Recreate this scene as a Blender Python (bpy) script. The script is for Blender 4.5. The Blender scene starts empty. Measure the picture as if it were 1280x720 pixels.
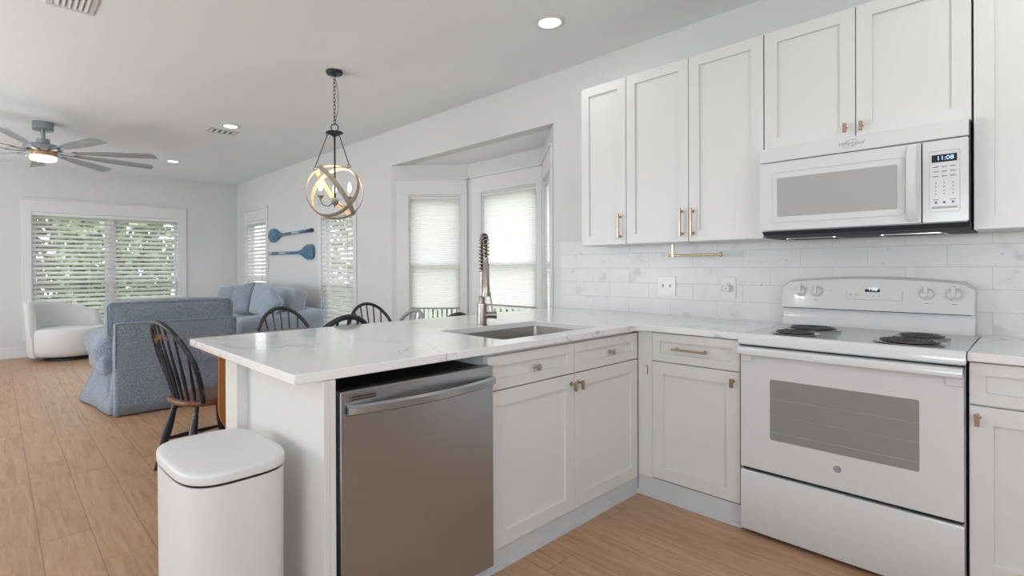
import bpy, bmesh, math, random
from mathutils import Vector, Matrix, noise
random.seed(7)
PI = math.pi
SC = bpy.context.scene
COL = SC.collection

# ------------------------------------------------------------------ camera
CAM_YAW, CAM_PITCH, CAM_ROLL = 0.82937, -0.002405, -0.004271
F_PX, CX, CY = 651.634, 589.478, 337.070
cam_d = bpy.data.cameras.new('camera')
cam_d.sensor_width = 36.0
cam_d.lens = F_PX / 1280 * 36.0
cam_d.shift_x = (640 - CX) / 1280
cam_d.shift_y = (CY - 360) / 1280
cam_d.clip_start = 0.05
cam_d.clip_end = 200
cam = bpy.data.objects.new('camera', cam_d)
COL.objects.link(cam)
cam.matrix_world = (Matrix.Translation((0.94793, -3.20570, 1.22663))
                    @ Matrix.Rotation(CAM_YAW, 4, 'Z')
                    @ Matrix.Rotation(PI / 2 + CAM_PITCH, 4, 'X')
                    @ Matrix.Rotation(CAM_ROLL, 4, 'Z'))
SC.camera = cam

# ------------------------------------------------------------------ view, world
SC.view_settings.view_transform = 'Standard'
SC.view_settings.look = 'None'
SC.view_settings.exposure = 0.0
SC.view_settings.gamma = 1.0
SC.view_settings.use_curve_mapping = False
w = bpy.data.worlds.new('overcast_sky')
SC.world = w
w.use_nodes = True
wn = w.node_tree
wn.nodes['Background'].inputs[0].default_value = (0.92, 0.95, 1.0, 1)
wn.nodes['Background'].inputs[1].default_value = 3.4
CAN_POWER = 1.9        # every recessed can light
FILL_POWER = 46.0        # added fill lamps at the unseen wall openings
BULB_POWER = 1.1
FAN_POWER = 3.0

# ------------------------------------------------------------------ materials
def nt(name):
    m = bpy.data.materials.new(name)
    m.use_nodes = True
    return m, m.node_tree, m.node_tree.nodes['Principled BSDF']

def pmat(name, col, rough=0.5, metal=0.0, bump=0.0, bscale=60.0, vary=0.0, vscale=6.0, stretch=(1, 1, 1), **kw):
    m, t, b = nt(name)
    b.inputs['Base Color'].default_value = (*col, 1)
    b.inputs['Roughness'].default_value = rough
    b.inputs['Metallic'].default_value = metal
    for k, v in kw.items():
        b.inputs[k.replace('_', ' ')].default_value = v
    if bump or vary:
        tc = t.nodes.new('ShaderNodeTexCoord')
        mp = t.nodes.new('ShaderNodeMapping')
        mp.inputs['Scale'].default_value = stretch
        t.links.new(tc.outputs['Object'], mp.inputs[0])
    if bump:
        n = t.nodes.new('ShaderNodeTexNoise')
        n.inputs['Scale'].default_value = bscale
        n.inputs['Detail'].default_value = 3
        t.links.new(mp.outputs[0], n.inputs['Vector'])
        bp = t.nodes.new('ShaderNodeBump')
        bp.inputs['Strength'].default_value = bump
        bp.inputs['Distance'].default_value = 0.004
        t.links.new(n.outputs[0], bp.inputs['Height'])
        t.links.new(bp.outputs[0], b.inputs['Normal'])
    if vary:
        n = t.nodes.new('ShaderNodeTexNoise')
        n.inputs['Scale'].default_value = vscale
        n.inputs['Detail'].default_value = 4
        t.links.new(mp.outputs[0], n.inputs['Vector'])
        mx = t.nodes.new('ShaderNodeMix')
        mx.data_type = 'RGBA'
        mx.inputs[6].default_value = (*[c * (1 - vary) for c in col], 1)
        mx.inputs[7].default_value = (*[min(1, c * (1 + vary)) for c in col], 1)
        t.links.new(n.outputs[0], mx.inputs[0])
        t.links.new(mx.outputs[2], b.inputs['Base Color'])
    return m

def ramp(t, fac, stops):
    r = t.nodes.new('ShaderNodeValToRGB')
    e = r.color_ramp.elements
    while len(e) < len(stops):
        e.new(0.5)
    for i, (p, c) in enumerate(stops):
        e[i].position = p
        e[i].color = (*c, 1) if len(c) == 3 else c
    t.links.new(fac, r.inputs[0])
    return r

def math_n(t, op, a, b=None, c=None):
    n = t.nodes.new('ShaderNodeMath')
    n.operation = op
    for i, x in enumerate((a, b, c)):
        if x is None:
            continue
        if isinstance(x, (int, float)):
            n.inputs[i].default_value = x
        else:
            t.links.new(x, n.inputs[i])
    return n.outputs[0]

def mat_floor():
    m, t, b = nt('oak_plank_floor')
    geo = t.nodes.new('ShaderNodeNewGeometry')
    sp = t.nodes.new('ShaderNodeSeparateXYZ')
    t.links.new(geo.outputs['Position'], sp.inputs[0])
    x, y = sp.outputs[0], sp.outputs[1]
    row_f = math_n(t, 'DIVIDE', math_n(t, 'ADD', y, 3.06 + 0.1877 * 100), 0.1877)
    row = math_n(t, 'FLOOR', row_f)
    fy = math_n(t, 'FRACT', row_f)
    wn1 = t.nodes.new('ShaderNodeTexWhiteNoise')
    wn1.noise_dimensions = '1D'
    t.links.new(row, wn1.inputs['W'])
    off = math_n(t, 'MULTIPLY', wn1.outputs['Value'], 1.3)
    col_f = math_n(t, 'DIVIDE', math_n(t, 'ADD', math_n(t, 'ADD', x, off), 50.0), 1.24)
    col = math_n(t, 'FLOOR', col_f)
    fx = math_n(t, 'FRACT', col_f)
    cmb = t.nodes.new('ShaderNodeCombineXYZ')
    t.links.new(col, cmb.inputs[0]); t.links.new(row, cmb.inputs[1])
    wn2 = t.nodes.new('ShaderNodeTexWhiteNoise')
    wn2.noise_dimensions = '2D'
    t.links.new(cmb.outputs[0], wn2.inputs['Vector'])
    # grain
    cg = t.nodes.new('ShaderNodeCombineXYZ')
    t.links.new(math_n(t, 'MULTIPLY', x, 2.2), cg.inputs[0])
    t.links.new(math_n(t, 'MULTIPLY', y, 24.0), cg.inputs[1])
    t.links.new(math_n(t, 'MULTIPLY', wn2.outputs['Value'], 30.0), cg.inputs[2])
    n1 = t.nodes.new('ShaderNodeTexNoise')
    n1.inputs['Scale'].default_value = 1.5; n1.inputs['Detail'].default_value = 7
    n1.inputs['Distortion'].default_value = 0.7
    t.links.new(cg.outputs[0], n1.inputs['Vector'])
    n2 = t.nodes.new('ShaderNodeTexNoise')
    n2.inputs['Scale'].default_value = 7; n2.inputs['Detail'].default_value = 6
    t.links.new(cg.outputs[0], n2.inputs['Vector'])
    g = math_n(t, 'ADD', math_n(t, 'MULTIPLY', n1.outputs[0], 0.7), math_n(t, 'MULTIPLY', n2.outputs[0], 0.3))
    g = math_n(t, 'ADD', g, math_n(t, 'MULTIPLY', math_n(t, 'SUBTRACT', wn2.outputs['Value'], 0.5), 0.10))
    r = ramp(t, g, [(0.28, (0.33, 0.18, 0.098)), (0.5, (0.45, 0.272, 0.160)), (0.75, (0.54, 0.345, 0.215))])
    # seams
    ey = math_n(t, 'MINIMUM', fy, math_n(t, 'SUBTRACT', 1.0, fy))
    ex = math_n(t, 'MINIMUM', fx, math_n(t, 'SUBTRACT', 1.0, fx))
    sy = math_n(t, 'LESS_THAN', ey, 0.011)
    sx = math_n(t, 'LESS_THAN', ex, 0.0014)
    s = math_n(t, 'MAXIMUM', sy, sx)
    mx = t.nodes.new('ShaderNodeMix'); mx.data_type = 'RGBA'
    t.links.new(math_n(t, 'MULTIPLY', s, 0.6), mx.inputs[0])
    t.links.new(r.outputs[0], mx.inputs[6])
    mx.inputs[7].default_value = (0.11, 0.06, 0.035, 1)
    t.links.new(mx.outputs[2], b.inputs['Base Color'])
    b.inputs['Roughness'].default_value = 0.42
    bp = t.nodes.new('ShaderNodeBump')
    bp.inputs['Strength'].default_value = 0.25; bp.inputs['Distance'].default_value = 0.002
    t.links.new(math_n(t, 'SUBTRACT', n2.outputs[0], s), bp.inputs['Height'])
    t.links.new(bp.outputs[0], b.inputs['Normal'])
    return m

def mat_quartz():
    m, t, b = nt('veined_white_quartz')
    geo = t.nodes.new('ShaderNodeNewGeometry')
    rot = t.nodes.new('ShaderNodeMapping')
    rot.inputs['Rotation'].default_value = (0, 0, 0.5)
    rot.inputs['Scale'].default_value = (1.0, 2.0, 1.6)
    t.links.new(geo.outputs['Position'], rot.inputs[0])
    def vein(scale, width, det, seed):
        n = t.nodes.new('ShaderNodeTexNoise')
        n.noise_dimensions = '4D'
        n.inputs['W'].default_value = seed
        n.inputs['Scale'].default_value = scale
        n.inputs['Detail'].default_value = det
        n.inputs['Roughness'].default_value = 0.5
        n.inputs['Distortion'].default_value = 0.6
        t.links.new(rot.outputs[0], n.inputs['Vector'])
        d = math_n(t, 'ABSOLUTE', math_n(t, 'SUBTRACT', n.outputs[0], 0.5))
        return math_n(t, 'SUBTRACT', 1.0, math_n(t, 'SMOOTHSTEP' if False else 'MINIMUM', math_n(t, 'DIVIDE', d, width), 1.0))
    v1 = vein(1.25, 0.008, 3, 3.0)
    mask = t.nodes.new('ShaderNodeTexNoise'); mask.inputs['Scale'].default_value = 2.3
    t.links.new(geo.outputs['Position'], mask.inputs['Vector'])
    mk = ramp(t, mask.outputs[0], [(0.46, (0, 0, 0)), (0.62, (1, 1, 1))])
    v2 = vein(2.6, 0.006, 4, 9.0)
    v = math_n(t, 'MAXIMUM', v1, math_n(t, 'MULTIPLY', v2, 0.6))
    v = math_n(t, 'MULTIPLY', v, mk.outputs[0])
    mx = t.nodes.new('ShaderNodeMix'); mx.data_type = 'RGBA'
    t.links.new(math_n(t, 'MULTIPLY', v, 0.75), mx.inputs[0])
    mx.inputs[6].default_value = (0.80, 0.80, 0.795, 1)
    mx.inputs[7].default_value = (0.36, 0.35, 0.34, 1)
    t.links.new(mx.outputs[2], b.inputs['Base Color'])
    b.inputs['Roughness'].default_value = 0.13
    b.inputs['Coat Weight'].default_value = 0.3
    b.inputs['Coat Roughness'].default_value = 0.05
    return m

def mat_tile():
    m, t, b = nt('white_marble_subway_tile')
    geo = t.nodes.new('ShaderNodeNewGeometry')
    sp = t.nodes.new('ShaderNodeSeparateXYZ')
    t.links.new(geo.outputs['Position'], sp.inputs[0])
    x, z = sp.outputs[0], sp.outputs[2]
    rf = math_n(t, 'DIVIDE', math_n(t, 'SUBTRACT', z, 0.025), 0.1)
    row = math_n(t, 'FLOOR', rf); fz = math_n(t, 'FRACT', rf)
    par = math_n(t, 'FRACT', math_n(t, 'MULTIPLY', row, 0.5))       # 0 or .5
    # rows whose base is .925, 1.125, 1.325 are odd: joints at -1.247
    cf = math_n(t, 'DIVIDE', math_n(t, 'ADD', math_n(t, 'ADD', x, 1.098 + 29.3), math_n(t, 'MULTIPLY', par, -0.293)), 0.293)
    colm = math_n(t, 'FLOOR', cf); fx = math_n(t, 'FRACT', cf)
    ez = math_n(t, 'MULTIPLY', math_n(t, 'MINIMUM', fz, math_n(t, 'SUBTRACT', 1.0, fz)), 0.1)
    ex = math_n(t, 'MULTIPLY', math_n(t, 'MINIMUM', fx, math_n(t, 'SUBTRACT', 1.0, fx)), 0.293)
    e = math_n(t, 'MINIMUM', ez, ex)
    s = math_n(t, 'LESS_THAN', e, 0.0011)
    cmb = t.nodes.new('ShaderNodeCombineXYZ')
    t.links.new(colm, cmb.inputs[0]); t.links.new(row, cmb.inputs[1])
    wn2 = t.nodes.new('ShaderNodeTexWhiteNoise'); wn2.noise_dimensions = '2D'
    t.links.new(cmb.outputs[0], wn2.inputs['Vector'])
    n = t.nodes.new('ShaderNodeTexNoise'); n.noise_dimensions = '4D'
    n.inputs['Scale'].default_value = 9; n.inputs['Detail'].default_value = 5
    n.inputs['Distortion'].default_value = 0.5
    t.links.new(geo.outputs['Position'], n.inputs['Vector'])
    t.links.new(math_n(t, 'MULTIPLY', wn2.outputs['Value'], 20), n.inputs['W'])
    r = ramp(t, n.outputs[0], [(0.30, (0.56, 0.56, 0.555)), (0.40, (0.69, 0.69, 0.685)), (0.7, (0.73, 0.73, 0.725))])
    n3 = t.nodes.new('ShaderNodeTexNoise'); n3.inputs['Scale'].default_value = 34
    n3.inputs['Detail'].default_value = 2
    t.links.new(geo.outputs['Position'], n3.inputs['Vector'])
    r3 = ramp(t, n3.outputs[0], [(0.23, (0.72, 0.71, 0.70)), (0.29, (1, 1, 1))])
    mul = t.nodes.new('ShaderNodeMix'); mul.data_type = 'RGBA'; mul.blend_type = 'MULTIPLY'
    mul.inputs[0].default_value = 1
    t.links.new(r.outputs[0], mul.inputs[6]); t.links.new(r3.outputs[0], mul.inputs[7])
    mx = t.nodes.new('ShaderNodeMix'); mx.data_type = 'RGBA'
    t.links.new(math_n(t, 'MULTIPLY', s, 0.8), mx.inputs[0])
    t.links.new(mul.outputs[2], mx.inputs[6])
    mx.inputs[7].default_value = (0.47, 0.47, 0.465, 1)
    t.links.new(mx.outputs[2], b.inputs['Base Color'])
    b.inputs['Roughness'].default_value = 0.3
    bp = t.nodes.new('ShaderNodeBump'); bp.inputs['Strength'].default_value = 0.5
    bp.inputs['Distance'].default_value = 0.0015
    t.links.new(math_n(t, 'SUBTRACT', 1.0, s), bp.inputs['Height'])
    t.links.new(bp.outputs[0], b.inputs['Normal'])
    return m

def mat_steel(name, col=(0.50, 0.49, 0.48), rough=0.30, axis='Y'):
    m, t, b = nt(name)
    b.inputs['Base Color'].default_value = (*col, 1)
    b.inputs['Metallic'].default_value = 1.0
    b.inputs['Roughness'].default_value = rough
    b.inputs['Anisotropic'].default_value = 0.75
    tg = t.nodes.new('ShaderNodeCombineXYZ')
    tg.inputs[2].default_value = 1.0
    t.links.new(tg.outputs[0], b.inputs['Tangent'])
    tc = t.nodes.new('ShaderNodeNewGeometry')
    mp = t.nodes.new('ShaderNodeMapping')
    mp.inputs['Scale'].default_value = (4, 4, 900)
    t.links.new(tc.outputs['Position'], mp.inputs[0])
    n = t.nodes.new('ShaderNodeTexNoise'); n.inputs['Scale'].default_value = 1.0
    t.links.new(mp.outputs[0], n.inputs['Vector'])
    bp = t.nodes.new('ShaderNodeBump'); bp.inputs['Strength'].default_value = 0.05
    bp.inputs['Distance'].default_value = 0.001
    t.links.new(n.outputs[0], bp.inputs['Height'])
    t.links.new(bp.outputs[0], b.inputs['Normal'])
    return m

def mat_worn(name, dark, wood, amount=0.42, scale=9.0, rough=0.35):
    m, t, b = nt(name)
    tc = t.nodes.new('ShaderNodeTexCoord')
    n = t.nodes.new('ShaderNodeTexNoise'); n.inputs['Scale'].default_value = scale
    n.inputs['Detail'].default_value = 8; n.inputs['Roughness'].default_value = 0.65
    t.links.new(tc.outputs['Object'], n.inputs['Vector'])
    r = ramp(t, n.outputs[0], [(amount - 0.02, wood), (amount + 0.02, dark)])
    t.links.new(r.outputs[0], b.inputs['Base Color'])
    b.inputs['Roughness'].default_value = rough
    return m

def mat_fabric(name, col, col2, scale=170):
    m, t, b = nt(name)
    tc = t.nodes.new('ShaderNodeTexCoord')
    n = t.nodes.new('ShaderNodeTexNoise'); n.inputs['Scale'].default_value = scale
    n.inputs['Detail'].default_value = 2
    t.links.new(tc.outputs['Object'], n.inputs['Vector'])
    r = ramp(t, n.outputs[0], [(0.36, col2), (0.62, col)])
    t.links.new(r.outputs[0], b.inputs['Base Color'])
    b.inputs['Roughness'].default_value = 0.95
    b.inputs['Sheen Weight'].default_value = 0.25
    n2 = t.nodes.new('ShaderNodeTexNoise'); n2.inputs['Scale'].default_value = 9
    n2.inputs['Detail'].default_value = 3
    t.links.new(tc.outputs['Object'], n2.inputs['Vector'])
    bp = t.nodes.new('ShaderNodeBump'); bp.inputs['Strength'].default_value = 0.5
    bp.inputs['Distance'].default_value = 0.02
    t.links.new(math_n(t, 'ADD', n2.outputs[0], math_n(t, 'MULTIPLY', n.outputs[0], 0.08)), bp.inputs['Height'])
    t.links.new(bp.outputs[0], b.inputs['Normal'])
    return m

def emis(name, col, strength):
    m, t, b = nt(name)
    b.inputs['Base Color'].default_value = (*col, 1)
    b.inputs['Emission Color'].default_value = (*col, 1)
    b.inputs['Emission Strength'].default_value = strength
    return m

def mat_glass(name, tint=(1, 1, 1), gloss=0.06):
    m, t, b = nt(name)
    out = t.nodes['Material Output']
    tr = t.nodes.new('ShaderNodeBsdfTransparent'); tr.inputs[0].default_value = (*tint, 1)
    gl = t.nodes.new('ShaderNodeBsdfGlossy'); gl.inputs['Roughness'].default_value = 0.02
    mx = t.nodes.new('ShaderNodeMixShader'); mx.inputs[0].default_value = gloss
    t.links.new(tr.outputs[0], mx.inputs[1]); t.links.new(gl.outputs[0], mx.inputs[2])
    t.links.new(mx.outputs[0], out.inputs[0])
    return m

def mat_shade():
    m, t, b = nt('cellular_shade_cloth')
    out = t.nodes['Material Output']
    tc = t.nodes.new('ShaderNodeNewGeometry')
    mp = t.nodes.new('ShaderNodeMapping'); mp.inputs['Scale'].default_value = (12, 12, 150)
    t.links.new(tc.outputs['Position'], mp.inputs[0])
    n = t.nodes.new('ShaderNodeTexNoise'); n.inputs['Scale'].default_value = 1.6
    n.inputs['Detail'].default_value = 4
    t.links.new(mp.outputs[0], n.inputs['Vector'])
    r = ramp(t, n.outputs[0], [(0.3, (0.84, 0.83, 0.815)), (0.7, (0.88, 0.87, 0.855))])
    d = t.nodes.new('ShaderNodeBsdfDiffuse'); tl = t.nodes.new('ShaderNodeBsdfTranslucent')
    t.links.new(r.outputs[0], d.inputs[0]); t.links.new(r.outputs[0], tl.inputs[0])
    mx = t.nodes.new('ShaderNodeMixShader'); mx.inputs[0].default_value = 0.52
    t.links.new(d.outputs[0], mx.inputs[1]); t.links.new(tl.outputs[0], mx.inputs[2])
    t.links.new(mx.outputs[0], out.inputs[0])
    return m

def mat_foliage(name, c1, c2):
    m, t, b = nt(name)
    geo = t.nodes.new('ShaderNodeNewGeometry')
    n = t.nodes.new('ShaderNodeTexNoise'); n.inputs['Scale'].default_value = 5
    n.inputs['Detail'].default_value = 6
    t.links.new(geo.outputs['Position'], n.inputs['Vector'])
    r = ramp(t, n.outputs[0], [(0.35, c1), (0.65, c2)])
    t.links.new(r.outputs[0], b.inputs['Base Color'])
    b.inputs['Roughness'].default_value = 0.8
    return m

def mat_mesh_window(name, c1, c2, scale):
    m, t, b = nt(name)
    tc = t.nodes.new('ShaderNodeTexCoord')
    v = t.nodes.new('ShaderNodeTexVoronoi'); v.inputs['Scale'].default_value = scale
    v.inputs['Randomness'].default_value = 0.1
    t.links.new(tc.outputs['Object'], v.inputs['Vector'])
    r = ramp(t, v.outputs['Distance'], [(0.2, c1), (0.5, c2)])
    t.links.new(r.outputs[0], b.inputs['Base Color'])
    b.inputs['Roughness'].default_value = 0.12
    return m

M = {}
M['wall'] = pmat('wall_paint', (0.67, 0.67, 0.675), 0.6, bump=0.03, bscale=220)
M['ceiling'] = pmat('ceiling_paint', (0.865, 0.885, 0.91), 0.7)
M['trim'] = pmat('trim_paint', (0.73, 0.73, 0.735), 0.35)
M['cab'] = pmat('cabinet_paint', (0.72, 0.717, 0.705), 0.33)
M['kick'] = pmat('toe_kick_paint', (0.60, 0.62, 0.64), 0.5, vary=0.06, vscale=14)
M['floor'] = mat_floor()
M['quartz'] = mat_quartz()
M['tile'] = mat_tile()
M['steel'] = mat_steel('brushed_stainless', (0.48, 0.50, 0.53), 0.27)
M['steel_dark'] = pmat('dark_stainless', (0.32, 0.31, 0.30), 0.32, 1.0, bump=0.1, bscale=30)
M['sink'] = pmat('satin_sink_steel', (0.42, 0.40, 0.38), 0.38, 1.0, bump=0.1, bscale=40)
M['nickel'] = pmat('brushed_nickel', (0.52, 0.47, 0.42), 0.25, 1.0)
M['faucet'] = pmat('faucet_nickel', (0.36, 0.32, 0.28), 0.27, 1.0)
M['bronze'] = pmat('champagne_bronze', (0.42, 0.33, 0.25), 0.28, 1.0)
M['brass'] = pmat('satin_brass', (0.58, 0.45, 0.25), 0.25, 1.0)
M['appl'] = pmat('appliance_enamel', (0.70, 0.71, 0.718), 0.12, Coat_Weight=0.3)
M['appl2'] = pmat('appliance_plastic', (0.72, 0.72, 0.72), 0.3)
M['black'] = pmat('black_plastic', (0.012, 0.012, 0.014), 0.4)
M['gap'] = pmat('dark_cavity', (0.02, 0.02, 0.025), 0.6)
M['coil'] = pmat('heating_coil', (0.09, 0.08, 0.08), 0.38, 0.6)
M['chrome'] = pmat('chrome', (0.6, 0.6, 0.6), 0.12, 1.0)
M['ovenglass'] = mat_mesh_window('oven_window_glass', (0.22, 0.222, 0.212), (0.30, 0.302, 0.29), 260)
M['mwglass'] = mat_mesh_window('microwave_mesh_glass', (0.33, 0.33, 0.33), (0.46, 0.46, 0.46), 330)
M['ink'] = pmat('printed_ink', (0.16, 0.16, 0.17), 0.5)
M['inkl'] = pmat('pale_print', (0.42, 0.42, 0.43), 0.5)
M['lcd'] = pmat('display_glass', (0.008, 0.008, 0.012), 0.1)
M['ledblue'] = emis('led_blue', (0.35, 0.55, 1.0), 1.3)
M['ledwhite'] = emis('led_white', (0.75, 0.85, 1.0), 1.0)
M['fabric'] = mat_fabric('blue_grey_linen', (0.30, 0.35, 0.415), (0.11, 0.14, 0.18))
M['fabric2'] = mat_fabric('pale_blue_linen', (0.36, 0.42, 0.49), (0.22, 0.27, 0.33))
M['boucle'] = pmat('white_boucle', (0.70, 0.70, 0.70), 0.95, bump=0.8, bscale=140)
M['can'] = pmat('matte_white_steel', (0.72, 0.72, 0.72), 0.42)
M['bandout'] = pmat('whitewashed_wood', (0.42, 0.345, 0.27), 0.6, vary=0.25, vscale=30)
M['bandin'] = pmat('pale_wood_inside', (0.50, 0.40, 0.27), 0.6)
M['iron'] = pmat('dark_iron', (0.035, 0.035, 0.042), 0.4, 0.7)
M['weather'] = pmat('weathered_grey_wood', (0.22, 0.20, 0.18), 0.6)
M['sleeve'] = pmat('candle_sleeve', (0.62, 0.55, 0.46), 0.6)
M['bulb'] = emis('warm_bulb', (1.0, 0.80, 0.52), 4.0)
M['canlens'] = emis('can_lens', (1.0, 0.98, 0.95), 6.0)
M['fanlens'] = emis('fan_lens', (1.0, 0.95, 0.86), 3.0)
M['fanblade'] = pmat('silver_fan_blade', (0.40, 0.42, 0.44), 0.35, 0.6)
M['fanmetal'] = pmat('brushed_fan_metal', (0.34, 0.37, 0.40), 0.28, 0.9)
M['fanwood'] = pmat('fan_copper_ring', (0.50, 0.27, 0.13), 0.4, 0.3)
M['chairblk'] = mat_worn('worn_black_paint', (0.016, 0.02, 0.03), (0.26, 0.12, 0.05), 0.38, 9)
M['chairblk2'] = mat_worn('black_chair_paint', (0.022, 0.026, 0.033), (0.10, 0.08, 0.06), 0.33, 9)
M['chairbrown'] = mat_worn('brown_black_paint', (0.040, 0.036, 0.033), (0.12, 0.09, 0.065), 0.36, 12)
M['chairgrey'] = pmat('grey_chair_paint', (0.34, 0.34, 0.35), 0.45)
M['seatwood'] = pmat('worn_chair_seat_wood', (0.17, 0.07, 0.035), 0.4, vary=0.5, vscale=12)
M['tabledark'] = pmat('grey_brown_table_top', (0.13, 0.105, 0.095), 0.35, vary=0.3, vscale=10)
M['leaf'] = pmat('honey_wood', (0.42, 0.155, 0.035), 0.35, vary=0.25, vscale=9, stretch=(1, 1, 0.2))
M['paddle'] = mat_worn('worn_blue_paddle_paint', (0.055, 0.155, 0.265), (0.17, 0.235, 0.29), 0.45, 10, 0.5)
M['paddle2'] = pmat('faded_paddle_band', (0.40, 0.46, 0.50), 0.6)
M['paddlend'] = pmat('dark_paddle_grip', (0.05, 0.055, 0.07), 0.5)
M['blind'] = pmat('white_blind_slat', (0.80, 0.80, 0.79), 0.4)
def mat_slat():
    m, t, b = nt('translucent_white_slat')
    b.inputs['Base Color'].default_value = (.84, .84, .83, 1); b.inputs['Roughness'].default_value = .45
    tl = t.nodes.new('ShaderNodeBsdfTranslucent'); tl.inputs[0].default_value = (.84, .84, .83, 1)
    mx = t.nodes.new('ShaderNodeMixShader'); mx.inputs[0].default_value = .5
    t.links.new(b.outputs[0], mx.inputs[1]); t.links.new(tl.outputs[0], mx.inputs[2])
    t.links.new(mx.outputs[0], t.nodes['Material Output'].inputs[0])
    return m
M['slat'] = mat_slat()
M['shade'] = mat_shade()
M['glass'] = mat_glass('window_glass')
M['clear'] = mat_glass('clear_disc', gloss=0.12)
M['green1'] = mat_foliage('green_leaves', (0.16, 0.22, 0.11), (0.48, 0.53, 0.38))
M['green2'] = mat_foliage('dull_green_leaves', (0.20, 0.21, 0.15), (0.50, 0.49, 0.42))
M['bark'] = pmat('tree_bark', (0.16, 0.10, 0.075), 0.9)
M['lawn'] = mat_foliage('lawn_grass', (0.16, 0.22, 0.09), (0.32, 0.36, 0.2))
M['fence'] = pmat('white_picket_paint', (0.72, 0.72, 0.70), 0.5)
M['plate'] = pmat('white_switch_plastic', (0.72, 0.72, 0.72), 0.25)
M['side'] = pmat('grey_table_metal', (0.30, 0.28, 0.26), 0.35, 0.5)
M['ventm'] = pmat('white_vent_metal', (0.66, 0.66, 0.67), 0.4)

# ------------------------------------------------------------------ geometry helpers
class Fr:
    """local frame: u, v, w along U, V, W from an origin"""
    def __init__(s, o, U, V=None, W=None):
        s.o = Vector(o); s.U = Vector(U).normalized()
        s.V = Vector(V).normalized() if V else Vector((0, 0, 1))
        s.W = Vector(W).normalized() if W else s.U.cross(s.V)
    def __call__(s, u, v, w):
        return s.o + s.U * u + s.V * v + s.W * w

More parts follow.
